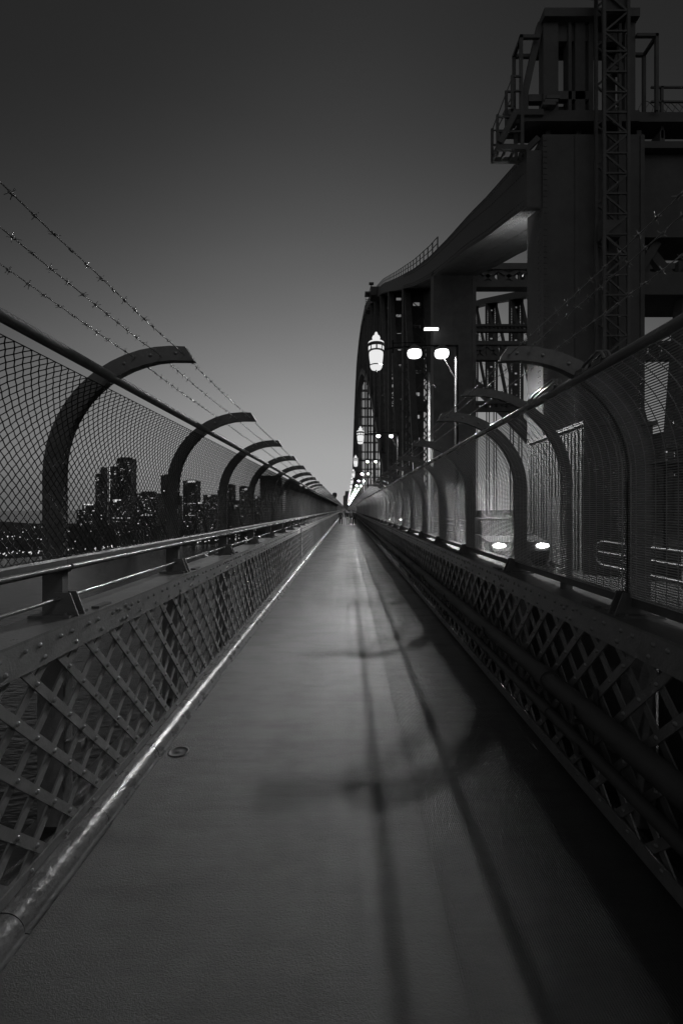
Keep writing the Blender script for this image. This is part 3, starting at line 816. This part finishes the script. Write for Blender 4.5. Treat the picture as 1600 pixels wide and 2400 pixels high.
# lattice mast / ladder run up the face of the end post
t = thing('lattice_mast', 'tall narrow lattice mast fixed upright on the face of the arch end post', 'mast', (gx(990), 15.7, 7.0))
m_ = MB(); xa, xb = gx(905) - gx(990), gx(1075) - gx(990); H_ = gz(-60) - 7.0
for xx in (xa, xb):
    for yy in (0, 0.5): m_.box(xx - .05, xx + .05, yy - .05, yy + .05, 0, H_)
z = 0; s = 1
while z < H_ - 0.7:
    m_.bar((xa * s, 0, z), (xb * s, 0, z + 0.7), 0.05, 0.06); m_.bar((xa * s, 0.5, z), (xb * s, 0.5, z + 0.7), 0.05, 0.06); m_.box(xa, xb, -.03, .03, z, z + 0.05); z += 0.7; s = -s
m_.build('frame', M['steel'], t)
m_ = MB(); m_.box(xa - .3, xa + .1, -0.1, 0.3, H_ - 0.75, H_ - 0.35); m_.build('junction_box', M['steel'], t)
m_ = MB(); m_.box(xa + .1, xb, 0.05, 0.35, H_ - 1.5, H_ - 1.0); m_.build('junction_box', M['steel'], t)
m_ = MB(); m_.box(xa, xb - .2, 0.1, 0.4, 4.2, 4.8); m_.build('junction_box', M['steel'], t)

t = thing('service_pole', 'thin pale pole with a short crossbar below the right-hand road lamp', 'pole', (3.62, 20.0, 0))
m_ = MB(); m_.tube([(0, 0, -0.02), (0, 0, 7.75)], 0.06, 8); m_.build('pole', M['light'], t)
m_ = MB(); m_.tube([(-.25, 0, 7.2), (.2, 0, 7.2), (.3, 0, 7.1)], 0.02, 6); m_.build('crossbar', M['light'], t)
t = thing('uplight', 'small round uplight on the left side of the arch end post', 'lamp', (6.97, 18.1, 11.0))
m_ = MB(); m_.lathe([(.11, .03), (.09, .05), (.001, .055)], n=12); o = m_.build('glass', glow('uplight_light', 1000.0), t); o.rotation_euler = (radians(-40), 0, 0)
m_ = MB(); m_.lathe([(.001, -.14), (.09, -.12), (.125, .09), (.112, .09), (.08, -.06)], n=12); o = m_.build('housing', M['dark'], t); o.rotation_euler = (radians(-40), 0, 0)
m_ = MB(); m_.box(0.0, .16, -.36, -.30, -.1, -.04); m_.box(-.03, .03, -.33, .03, -.1, -.05); m_.build('bracket', M['dark'], t)
m_ = MB(); m_.lathe([(.001, -.05), (.05, -.02), (.05, .02), (.001, .05)], (0, -.14, -.05), 8); m_.build('pilot_lens', M['sign'], t)
# strip lamp on the second truss upright
t = thing('strip_lamp', 'short white strip lamp glowing above the two road lamps', 'lamp', (6.2, 33.4, 14.95))
m_ = MB(); m_.tube([(-.52, 0, 0), (.52, 0, 0)], 0.10, 10); m_.build('tube', M['strip'], t)
m_ = MB(); m_.box(-.5, .5, -.1, .1, .11, .2); m_.box(.3, .45, -.05, .6, .2, .3); m_.build('bracket', M['mid'], t)

# ----------------------------------------------------------------------------- road furniture and traffic
def barrier(name, label, x, y0, y1, hs, loop=False):
    t = thing(name, label, 'barrier', (x, y0, 0))
    m_ = MB()
    if loop:
        m_.tube([(0, y1 - y0 - 6, hs[-1]), (0, y1 - y0 - 6, hs[-1])][:1] + [(0, 0, hs[0]), (0, y1 - y0 - .2, hs[0]), (0, y1 - y0 - .03, hs[0] - .06), (0, y1 - y0, hs[0] - .2), (0, y1 - y0, hs[-1] + .2), (0, y1 - y0 - .03, hs[-1] + .06), (0, y1 - y0 - .2, hs[-1]), (0, 0, hs[-1])][0:], 0.035, 8) if False else \
            m_.tube([(0, 0, hs[0]), (0, y1 - y0 - .2, hs[0]), (0, y1 - y0 - .03, hs[0] - .06), (0, y1 - y0, hs[0] - .2), (0, y1 - y0, hs[-1] + .2), (0, y1 - y0 - .03, hs[-1] + .06), (0, y1 - y0 - .2, hs[-1]), (0, 0, hs[-1])], 0.035, 8)
        for h in hs[1:-1]: m_.tube([(0, 0, h), (0, y1 - y0, h)], 0.03, 8)
    else:
        for h in hs: m_.tube([(0, 0, h), (0, y1 - y0, h)], 0.045, 8)
    m_.build('rails', M['mid'], t)
    p = MB(); p.box(-.05, .05, -.05, .05, -0.02, hs[0]); pm_ = p.mesh('post', M['light'])
    n = min(60, int((y1 - y0) / 2.5))
    for i in range(n): put('post', pm_, t, (0.06, 0.5 + i * 2.5, 0))
barrier('crash_barrier', 'tubular road barrier with a looped end, seen through the nearest mesh', 5.9, 2.5, 10.7, (1.0, 0.74, 0.45), True)
barrier('crash_barrier', 'three-rail road barrier running into the distance below the arch', 6.2, 22.0, 160.0, (1.13, 0.86, 0.45))

def wheel(parent, x, y, r=0.34, w=0.22):
    m_ = MB(); s = 1 if x > 0 else -1
    pr = [(r * .62, -w / 2), (r * .95, -w / 2), (r, -w / 4), (r, w / 4), (r * .95, w / 2), (r * .62, w / 2)]
    vs = []; n = 18
    for rr, o in pr:
        for j in range(n): vs.append((x + o, y + rr * cos(2 * pi * j / n), r + rr * sin(2 * pi * j / n)))
    fs = [(i * n + j, i * n + (j + 1) % n, (i + 1) * n + (j + 1) % n, (i + 1) * n + j) for i in range(5) for j in range(n)]
    m_.add(vs, fs, True); o = m_.build('wheel', M['rubber'], parent)
    m_ = MB(); vs = [(x + s * w * .3, y + r * .63 * cos(2 * pi * j / n), r + r * .63 * sin(2 * pi * j / n)) for j in range(n)] + [(x + s * w * .42, y, r)]
    m_.add(vs, [(j, (j + 1) % n, n) for j in range(n)]); m_.build('rim', M['mid'], o)
def profile_body(mb, prof, xs_):
    """loft a side profile (y, z) over half widths given per profile point"""
    rings = []
    for x, k in xs_: rings.append([(x, y, z if k == 1 else z) for y, z in prof])
    mb.sweep(rings)
def car(label, x, y, mat, suv=False, group='cars on the road'):
    t = thing('car', label, 'car', (x, y, 0), group)
    lw, up = (0.75, 1.62) if suv else (0.68, 1.43)
    body = [(-2.1, 0.32), (-2.16, 0.55), (-2.05, 0.80), (-1.1, 0.93), (1.5, 0.98), (2.05, 0.92), (2.12, 0.5), (2.05, 0.3)]
    m_ = MB(); m_.sweep([[(xx, yy * sc_, z) for yy, z in body] for xx, sc_ in ((-.88, .94), (-.80, 1), (.80, 1), (.88, .94))]); m_.build('body', mat, t)
    cab = [(-1.15, 0.92), (-0.45, up - .05), (-0.1, up), (1.0, up - .02), (1.35, up - .15), (1.75, 0.96)]
    m_ = MB(); m_.sweep([[(xx * (1 if z < 1 else .86), yy, z) for yy, z in cab] for xx in (-.80, .80)]); m_.build('cabin', M['glass'], t)
    m_ = MB(); m_.box(-.68, .68, -0.42, 1.02, up - .035, up + .012)
    m_.build('roof', mat, t)
    for xx in (-.82, .82):
        for yy in (-1.35, 1.3): wheel(t, xx, yy)
    for xx in (-.62, .62):
        m_ = MB(); m_.lathe([(0.001, -.03), (.10, -.02), (.11, .03)], n=10)
        o = m_.build('headlight', M['head'], t); o.location = (xx, -2.16, 0.70); o.rotation_euler = (radians(-90), 0, 0); o.scale = (1.8, .75, 1)
        m_ = MB(); m_.box(xx - .14, xx + .14, 2.08, 2.13, .66, .82); m_.build('tail_light', M['dark'], t)
    m_ = MB(); m_.box(-.26, .26, -2.185, -2.165, .42, .53); m_.build('number_plate', M['carlight'], t)
car('distant car with lit headlights behind the mesh, nearer of two', 4.75, 47, M['cardark'])
car('farthest car with small bright headlights, higher body', 4.75, 62, M['carlight'], True)
car('light car with headlights beyond the arch uprights, on the inner lane', 12.5, 52, M['carlight'])
car('low dark car with bright headlights just behind the road-side fence', 5.0, 15.2, M['dark'])
# equipment cabin by the foot of the end post
t = thing('equipment_cabin', 'tall pale ribbed steel cabin standing at the foot of the arch end post', 'cabin', (7.3, 14.0, 0))
m_ = MB(); m_.box(-.93, .93, -1.75, 1.9, -0.02, 4.0)
for k in range(18): m_.box(-.96, -.93, -1.7 + .2 * k, -1.6 + .2 * k, .1, 3.9)
for k in range(9): m_.box(-.9 + .2 * k, -.8 + .2 * k, -1.78, -1.75, .1, 3.9)
m_.build('walls', M['mid'], t)
m_ = MB(); m_.box(-1.0, 1.0, -1.85, 2.0, 4.0, 4.1); m_.build('roof', M['mid'], t)
m_ = MB(); m_.box(-.975, -.96, -.6, .3, .1, 2.1); o = m_.build('door', M['dark'], t); m_ = MB(); m_.box(-.99, -.975, .15, .2, 1.0, 1.15); m_.build('handle', M['light'], o)
# inclined brace and stair behind the nearest mesh
t = thing('access_stair', 'steep steel access stair with two thin handrails at the right edge', 'stair', (9.5, 12.5, 0))
m_ = MB()
for s in range(14):
    m_.box(-.3 + .28 * s, .0 + .28 * s, -.45, .45, 3.0 - .22 * s, 3.04 - .22 * s)
m_.bar((-.4, -.47, 3.1), (3.8, -.47, -.1), .05, .22); m_.bar((-.4, .47, 3.1), (3.8, .47, -.1), .05, .22); m_.build('flight', M['steel'], t)
m_ = MB(); m_.tube([(-.8, -.5, 2.45), (3.2, -.5, -.9 + .3)], .025, 8); m_.tube([(-.8, -.5, 1.95), (3.0, -.5, -1.0 + .2)], .025, 8)
m_ = MB()
for dz in (1.0, 0.5): m_.tube([(-.9, -.5, 3.1 + .42 + dz - .5), (3.6, -.5, dz)], .028, 8)
for s in range(5): m_.tube([(-.4 + .9 * s, -.5, 2.95 - .69 * s), (-.4 + .9 * s, -.5, 3.7 - .69 * s)], .02, 6)
m_.build('handrails', M['light'], t)
m_ = MB(); m_.box(-1.9, -.3, -.5, .5, 2.98, 3.04)
for xx in (-1.8, -.5): m_.box(xx, xx + .08, -.45, -.37, -.02, 2.98); m_.box(xx, xx + .08, .37, .45, -.02, 2.98)
m_.build('landing', M['steel'], t)
# small twin lamps high behind the nearest mesh
for i, (dx, dy) in enumerate(((620, -76), (639, -72), (632, -30))):
    y = 16.1; x = dx * y / F
    t = thing('bulkhead_lamp', ('small bright lamp on the end post, left of a close pair', 'small bright lamp on the end post, right of a close pair', 'tiny single lamp on the end post below a pair')[i], 'lamp', (x, y, EYE - dy * y / F), 'small lamps on the end post')
    m_ = MB(); s = 0.10 if i < 2 else .06
    m_.lathe([(.001, -s * .6), (s * .8, -s * .3), (s, .1 * s), (s * .7, s * .6)], n=10); m_.build('glass', M['sign'], t)
    m_ = MB(); m_.box(-.07, .07, .02, .24, -.03, .12); m_.build('bracket', M['dark'], t)

# ----------------------------------------------------------------------------- people
def person(label, x, y, rz, coat, trousers, stride, h=1.62, hair='cloth_dark', bag=False):
    t = thing('person', label, 'person', (x, y, 0), 'people walking on the bridge', rz); s = h / 1.72
    def skin(name, pts, edges, rad, mat, parent, root=0):
        me = bpy.data.meshes.new(name); me.from_pydata([tuple(c * s for c in p) for p in pts], edges, []); me.materials.append(M[mat])
        o = put(name, me, parent); md = o.modifiers.new('skin', 'SKIN'); md.use_smooth_shade = True
        for i, v in enumerate(me.skin_vertices[0].data):
            r_ = rad[i]; v.radius = (r_ * s, r_ * s) if not isinstance(r_, tuple) else (r_[0] * s, r_[1] * s); v.use_root = (i == root)
        o.modifiers.new('sub', 'SUBSURF').levels = 1; o.modifiers['sub'].render_levels = 1
        return o
    d = stride
    pts = [(0, 0, .94), (0, .01, 1.15), (0, 0, 1.36), (0, 0, 1.46), (0, -.015, 1.56), (0, -.02, 1.66),
           (.10, 0, .88), (.11, -d * .5, .50), (.11, -d * .75, .09), (.12, -d * .75 - .16, .03),
           (-.10, 0, .88), (-.11, d * .25, .50), (-.11, d * .8, .11), (-.12, d * .8 - .14, .04),
           (.18, 0, 1.38), (.23, d * .35, 1.12), (.24, d * .3 - .08, .90), (.24, d * .3 - .12, .80),
           (-.18, 0, 1.38), (-.23, -d * .25, 1.12), (-.24, -d * .45 - .04, .90), (-.24, -d * .5 - .06, .80)]
    E = [(0, 1), (1, 2), (2, 3), (3, 4), (4, 5), (0, 6), (6, 7), (7, 8), (8, 9), (0, 10), (10, 11), (11, 12), (12, 13), (2, 14), (14, 15), (15, 16), (16, 17), (2, 18), (18, 19), (19, 20), (20, 21)]
    RD = [.13, .125, .13, .055, .075, .065, .085, .065, .045, .035, .085, .065, .045, .035, .055, .045, .035, .03, .055, .045, .035, .03]
    body = skin('body', pts, E, RD, 'skin', t)
    skin('jacket', [(0, 0, .86), (0, .01, 1.15), (0, 0, 1.38), (0, 0, 1.45), (.18, 0, 1.38), (.23, d * .35, 1.12), (.24, d * .3 - .08, .92), (-.18, 0, 1.38), (-.23, -d * .25, 1.12), (-.24, -d * .45 - .04, .92)],
         [(0, 1), (1, 2), (2, 3), (2, 4), (4, 5), (5, 6), (2, 7), (7, 8), (8, 9)], [.165, .15, .155, .07, .075, .062, .05, .075, .062, .05], coat, t)
    skin('trousers', [(0, 0, .94), (.10, 0, .88), (.11, -d * .5, .50), (.11, -d * .75, .12), (-.10, 0, .88), (-.11, d * .25, .50), (-.11, d * .8, .14)],
         [(0, 1), (1, 2), (2, 3), (0, 4), (4, 5), (5, 6)], [.14, .10, .078, .062, .10, .078, .062], trousers, t)
    m_ = MB(); m_.lathe([(.001 if i == 0 else .092 * cos(-.2 + (pi / 2 + .2) * i / 5) + .0, .105 * sin(-.2 + (pi / 2 + .2) * i / 5)) for i in range(6)], n=10)
    hr = m_.build('hair', M[hair], t); hr.location = (0, .012 * s, 1.62 * s); hr.scale = (s * 1.0, s * 1.15, s)
    if bag:
        m_ = MB(); m_.box(-.15, .15, .13, .27, 1.02, 1.40); b = m_.build('backpack', M['cloth_mid'], t); b.scale = (s, s, s)
    return t
person('person in a dark coat walking alone close to the kerb', -0.62, 49, 0.1, 'cloth_dark', 'cloth_dark', .34)
person('small far person in dark clothes near the middle of the walkway', -0.28, 86, pi, 'cloth_mid', 'cloth_dark', .30)
person('person in dark jacket and pale trousers, leftmost of the group by the right rail', 0.12, 49, pi, 'cloth_dark', 'cloth_light', .36)
person('person in grey jacket in the middle of the group by the right rail', 0.42, 51, pi - .1, 'cloth_mid', 'cloth_dark', .28, 1.66, bag=True)
person('person in a dark jacket at the right of the group, nearest the right rail', 0.80, 48, pi + .1, 'cloth_dark', 'cloth_dark', .32)

# ----------------------------------------------------------------------------- the city across the water
wm = MB(); wm.box(-.5, .5, -.1, .0, -.5, .5); WIN = wm.mesh('window', M['win'])
wd = MB(); wd.box(-.5, .5, -.1, .0, -.5, .5); WIND = wd.mesh('window', M['windim'])
def tower(px0, px1, pytop, y, label, lit=12, sign=None, step=None, rows=None, name='office_tower', cat='office tower', col=None):
    x0, x1 = (px0 - 812) * y / F, (px1 - 812) * y / F; top = EYE + (1193 - pytop) * y / F; cx = (x0 + x1) / 2; w = x1 - x0
    base = land_h(cx, y) - 2; dep = max(14, w * .8); k = y / F
    t = thing(name, label, cat, (cx, y, base), 'towers across the harbour'); H_ = top - base
    m_ = MB(); m_.box(-w / 2, w / 2, 0, dep, 0, H_)
    for i in range(int(w / 6) + 1):                       # shallow mullion piers on the face
        xx = -w / 2 + w * i / (int(w / 6) + 1); m_.box(xx, xx + .8, -.5, 0, 0, H_ - 1)
    m_.build('walls', M['tower'], t)
    m_ = MB(); m_.box(-w * .32, w * .28, dep * .2, dep * .8, H_, H_ + min(6, w * .12)); m_.box(-w / 2 - .3, w / 2 + .3, -.6, dep + .3, H_, H_ + .8)
    if step: m_.box(w / 2 + w * step[0] if step[0] < 0 else -w / 2, w / 2 if step[0] < 0 else -w / 2 + w * step[0], 1, dep - 1, H_ + .8, H_ + step[1])
    m_.build('roof', M['tower'], t)
    ww = 1.75 * k
    def win(u, v, sx=1.0, sz=1.0, dim=False):
        put('window', WIND if dim else WIN, t, (u, -.62, v), None, (ww * sx, 1, ww * sz * .9))
    for i in range(int(lit * 1.9)):
        u = (-.46 + .92 * round(rnd.random() * 12) / 12) * w; v = H_ * (1 - rnd.random() ** 1.3 * .9 - .05); win(u, v, rnd.choice((.7, 1, 1.5, 2.5)) if w > 12 else .8, rnd.uniform(.6, 1), rnd.random() < .62)
    for (fy, f0, f1, n) in rows or []:                    # rows of lit office floors
        for i in range(n):
            if rnd.random() < .8: win((f0 + (f1 - f0) * (i + .5) / n) * w, H_ - fy * k, 1.3, .7, rnd.random() < .4)
    if sign:
        (sx0, sx1, sy0, sy1) = sign
        m_ = MB(); m_.box((sx0 - 812) * k - cx, (sx1 - 812) * k - cx, -1.0, -.6, EYE + (1193 - sy1) * k - base, EYE + (1193 - sy0) * k - base); m_.build('roof_sign', M['sign'], t)
    return t, k, H_, cx, base
tower(274, 308, 1075, 880, 'tallest tower of the skyline with a plain dark flat top', 14, None, None)
tA, kA, HA, cA, bA = tower(254, 274.5, 1095, 860, 'slim tower with a vertical string of bright lights, left of the tallest tower', 8, (266, 284, 1171, 1177))
for i in range(24):
    put('light_strip', WIN, tA, ((257.5 - 812) * kA - cA, -.7, EYE + (1193 - (1091 + 3.6 * i)) * kA - bA), None, (1.5 * kA, 1, 1.6 * kA))
tower(224, 244, 1112, 870, 'narrow stepped tower just left of the tower with the light string', 10, None, (-.45, 14))
tower(193, 223.5, 1184, 760, 'low block with a long bright roof sign at the left of the skyline', 12, (198, 219, 1181, 1184))
tower(180, 193, 1196, 770, 'small dark block at the far left end of the skyline', 5)
tower(262, 306, 1178, 740, 'wide mid-rise block with rows of lit floors in front of the tallest tower', 6, None, None, [(36, -.5, .5, 12), (44, -.5, .5, 12), (66, -.3, .4, 7)])
tower(319, 366, 1157, 800, 'broad flat tower with lit upper floors to the right of the tallest tower', 14, None, None, [(14, -.45, .1, 7), (10, .2, .45, 4), (50, -.2, .4, 8)])
tower(366, 377, 1165, 820, 'thin tower wedged between the broad lit tower and the fence post', 5)
tower(377, 406, 1115, 860, 'tall tower mostly hidden behind the second fence post', 6)
tower(406, 421, 1163, 830, 'low tower peeping out right of the second fence post', 5)
tower(429, 462, 1128, 800, 'square tower with a bright sign along its roof edge', 10, (440, 458, 1126.5, 1130.5), None, [(52, -.4, .4, 8), (80, -.3, .4, 7)])
tower(462, 476, 1178, 780, 'short block right of the square tower with the roof sign', 6, (465, 473, 1177, 1180))
tower(476, 484.5, 1160, 850, 'pencil-thin dark tower left of the third fence post', 3)
tower(484.5, 510, 1162, 800, 'mid-height block with a lit corner sign beside the third fence post', 9, (487, 494, 1161, 1163.5), None, [(30, -.4, .3, 6)])
tower(510, 523, 1150, 860, 'dark tower hidden behind the third fence post', 3)
tower(523, 548, 1137, 850, 'dark flat-topped tower right of the third fence post', 5)
tower(548, 561, 1174, 820, 'low lit block between two dark towers past the third fence post', 7, None, None, [(12, -.4, .4, 4)])
tower(561, 580, 1141, 850, 'tower with one brilliant lamp near its top', 5, (573, 579, 1145, 1149))
tower(580, 609, 1165, 900, 'low dark block behind the fourth fence post', 6, (598, 602, 1164, 1168))
tower(609, 656, 1120, 900, 'wide dark tower with a few lit upper windows past the fourth fence post', 8, None, (.5, 5), [(14, .05, .35, 4)])
tower(669, 700, 1128, 950, 'dark tower seen through the fence beside the fifth post', 6)
tower(700, 742, 1150, 1000, 'far dark tower partly behind the closing fence posts', 5)
tower(742, 775, 1172, 1100, 'farthest low dark tower near the end of the fence', 3)

# lights along the far shore and among the trees
dm = sphere_mesh('shore_light', 1.0, M['dot'], 6, 4)
def shore_light(px, y, r, up=1.5):
    x = (px - 812) * y / F
    tag(put('shore_light', dm, None, (x, y, land_h(x, y) + up), None, (r, r, r)), 'tiny bright light on the dark shore below the skyline', 'light', 'lights on the far shore')
n = 0
while n < 250:
    px = rnd.uniform(0, 740); x0 = (px - 812) / F
    y = 480
    while y - lerp_table(SHORE, x0 * y) < 0 and y < 1000: y += 4
    r = rnd.random()
    if r < .55: shore_light(px, y + rnd.uniform(1, 14), rnd.uniform(.45, .95), rnd.uniform(1, 4))
    else: shore_light(px, y + rnd.uniform(20, 240), rnd.uniform(.35, .8), rnd.uniform(1, 5))
    n += 1
# ferries
def ferry(label, x, y, L_, rz, decks):
    t = thing('ferry', label, 'ferry', (x, y, -52), 'ferries on the harbour', rz)
    m_ = MB(); rings = []
    for u, w, sh in ((-.5, .10, .35), (-.42, .15, .1), (-.1, .17, 0), (.3, .14, .05), (.45, .06, .3), (.5, .005, .5)):
        rings.append([(u * L_, -w * L_, 2.6 + sh), (u * L_, -w * L_ * .7, -.6), (u * L_, w * L_ * .7, -.6), (u * L_, w * L_, 2.6 + sh)])
    m_.sweep(rings); m_.build('hull', M['mid'], t)
    for d in range(decks):
        a = .38 - .09 * d
        m_ = MB(); m_.box(-a * L_, a * L_ * .8, -.12 * L_, .12 * L_, 2.7 + 2.6 * d, 5.1 + 2.6 * d); m_.box(-a * L_ - .5, a * L_ * .8 + .6, -.13 * L_, .13 * L_, 5.1 + 2.6 * d, 5.3 + 2.6 * d); m_.build('deck_house', M['light'], t)
        for i in range(9):
            for s in (-1, 1): put('window', WIN if rnd.random() < .6 else WIND, t, ((-a + a * 1.75 * (i + .5) / 9) * L_, s * .121 * L_ - (.0 if s > 0 else 0) , 4.2 + 2.6 * d), None, (L_ * .04, .6, 1.0))
    m_ = MB(); m_.tube([(0, 0, 2.7 + 2.6 * decks), (0, 0, 8 + 2.6 * decks)], .12, 6); m_.build('mast', M['light'], t)
ferry('lit ferry with two decks on the dark water below the fence', -146, 488, 30, radians(-62), 2)
ferry('smaller lit ferry moored close to the shore behind the larger one', -132, 520, 18, radians(20), 1)

# stone pylon at the far end of the bridge and a far tower over the fence
t = thing('stone_pylon', 'dark stone pylon tower at the far end of the bridge', 'pylon', (1.0, 625, 0))
m_ = MB()
def frus(m, x0, x1, y0, y1, z0, z1, tp):
    a = [(x0, y0, z0), (x1, y0, z0), (x1, y1, z0), (x0, y1, z0)]; b = [(x0 + tp, y0 + tp, z1), (x1 - tp, y0 + tp, z1), (x1 - tp, y1 - tp, z1), (x0 + tp, y1 - tp, z1)]
    m.sweep([a, b])
frus(m_, -6.8, 9, 0, 14, -50, 20, 1.2); m_.build('shaft', M['stone'], t)
m_ = MB(); frus(m_, -3.4, 6.5, 2, 12, 20, 26.5, .6); m_.box(-5.7, 8, .8, 13.2, 19.2, 20.2); m_.build('crown', M['stone'], t)
m_ = MB(); m_.box(-1.5, 1.5, -.4, .0, 4, 14); o = m_.build('window_slot', M['dark'], t); o.location = (1, 1.0, 0)
tower(781, 787, 1164, 1500, 'slender far tower with a wider head peeping over the fence line', 0, None, None, None, 'observation_tower', 'tower')
m_ = bpy.data.objects[[o.name for o in bpy.data.objects if o.name.startswith('observation_tower')][0]]
h_ = EYE + 29 * 1500 / F - m_.location.z
q = MB(); q.lathe([(4.2, h_ - 3), (7.5, h_ + 2), (7.5, h_ + 10), (5, h_ + 13), (.1, h_ + 14)], (0, 5, 0), 12); q.build('head', M['tower'], m_)
# building with lit windows to the right, seen through the nearest mesh
tB, kB, HB, cB, bB = tower(1546, 1640, 1020, 150, 'apartment block with lit windows beyond the road at the right edge', 0, None, None, None, 'apartment_block', 'apartment block')
for (wx, wy, sx, sz) in ((1557, 1060, 4, 8), (1557, 1085, 4, 14), (1557, 1108, 4, 10), (1580, 1050, 9, 8), (1580, 1066, 9, 12), (1580, 1092, 9, 18), (1580, 1112, 9, 12)):
    put('window', WIND, tB, ((wx - 812) * kB - cB, -.7, EYE + (1193 - wy) * kB - bB), None, (sx * kB, 1, sz * kB))

# ----------------------------------------------------------------------------- sky
w = bpy.data.worlds.new('World'); sc.world = w; w.use_nodes = True
nt = w.node_tree; nt.nodes.clear(); N, L = nt.nodes, nt.links
out = N.new('ShaderNodeOutputWorld'); bg = N.new('ShaderNodeBackground'); L.new(bg.outputs[0], out.inputs['Surface'])
tc = N.new('ShaderNodeTexCoord'); sx = N.new('ShaderNodeSeparateXYZ'); L.new(tc.outputs['Generated'], sx.inputs[0])
def mt(op, a, b=None, c=None):
    n = N.new('ShaderNodeMath'); n.operation = op
    for i, v in enumerate((a, b, c)):
        if v is None: continue
        if isinstance(v, (int, float)): n.inputs[i].default_value = v
        else: L.new(v, n.inputs[i])
    return n.outputs[0]
el = mt('ARCSINE', sx.outputs['Z']); az = mt('ARCTAN2', sx.outputs['X'], sx.outputs['Y'])
elp = mt('MAXIMUM', el, 0.0)
g1 = mt('EXPONENT', mt('MULTIPLY', mt('POWER', mt('DIVIDE', elp, 0.40), 1.74), -1.0))
wid = mt('MAXIMUM', mt('MULTIPLY_ADD', elp, -0.55, 0.80), 0.36)
g2 = mt('EXPONENT', mt('MULTIPLY', mt('POWER', mt('DIVIDE', mt('ABSOLUTE', az), wid), 2.0), -1.0))
band = mt('EXPONENT', mt('MULTIPLY', mt('POWER', mt('DIVIDE', elp, 0.075), 2.0), -1.0))
side_ = N.new('ShaderNodeMapRange'); side_.interpolation_type = 'SMOOTHSTEP'
side_.inputs['From Min'].default_value = 0.15; side_.inputs['From Max'].default_value = 0.65; side_.inputs['To Max'].default_value = 0.5
L.new(mt('ABSOLUTE', az), side_.inputs['Value'])
keep = mt('SUBTRACT', 1.0, mt('MULTIPLY', band, side_.outputs['Result']))
down = mt('EXPONENT', mt('MULTIPLY', mt('MINIMUM', el, 0.0), 25.0))
back = N.new('ShaderNodeMapRange'); back.interpolation_type = 'SMOOTHSTEP'
back.inputs['From Min'].default_value = 1.2; back.inputs['From Max'].default_value = 2.6; back.inputs['To Max'].default_value = 0.12
L.new(mt('ABSOLUTE', az), back.inputs['Value'])
base = mt('MULTIPLY_ADD', mt('MULTIPLY', back.outputs['Result'], mt('COSINE', el)), down, 0.018)
val = mt('MULTIPLY_ADD', mt('MULTIPLY', mt('MULTIPLY', g1, g2), mt('MULTIPLY', keep, down)), 0.39, base)
mpc = N.new('ShaderNodeMapping'); mpc.inputs['Scale'].default_value = (1, 1, 4); L.new(tc.outputs['Generated'], mpc.inputs['Vector'])
nz = N.new('ShaderNodeTexNoise'); nz.inputs['Scale'].default_value = 3.0; nz.inputs['Detail'].default_value = 6; L.new(mpc.outputs['Vector'], nz.inputs['Vector'])
val = mt('MULTIPLY', val, mt('MULTIPLY_ADD', nz.outputs['Fac'], 0.10, 0.95))
cmb = N.new('ShaderNodeCombineColor')
for c in ('Red', 'Green', 'Blue'): L.new(val, cmb.inputs[c])
L.new(cmb.outputs[0], bg.inputs['Color']); bg.inputs['Strength'].default_value = 1.0

# ----------------------------------------------------------------------------- camera and render settings
cam = bpy.data.cameras.new('camera'); co = bpy.data.objects.new('camera', cam); COL.objects.link(co)
co.location = (0, 0, EYE); co.rotation_euler = (radians(90), 0, 0)
cam.sensor_fit = 'VERTICAL'; cam.sensor_height = 36; cam.sensor_width = 24; cam.lens = 16.0
cam.shift_x = -12 / 2400; cam.shift_y = -7 / 2400
cam.clip_start = 0.05; cam.clip_end = 30000
sc.camera = co
vs_ = sc.view_settings; vs_.view_transform = 'Standard'; vs_.look = 'None'; vs_.exposure = 0.0; vs_.gamma = 1.0; vs_.use_curve_mapping = False
cy = sc.cycles
cy.use_denoising = True
try: cy.denoiser = 'OPENIMAGEDENOISE'; cy.denoising_prefilter = 'ACCURATE'
except Exception: pass
cy.max_bounces = 5; cy.diffuse_bounces = 3; cy.glossy_bounces = 3; cy.transparent_max_bounces = 4
cy.sample_clamp_indirect = 3.0; cy.sample_clamp_direct = 0.0; cy.use_light_tree = True
cy.caustics_reflective = False; cy.caustics_refractive = False
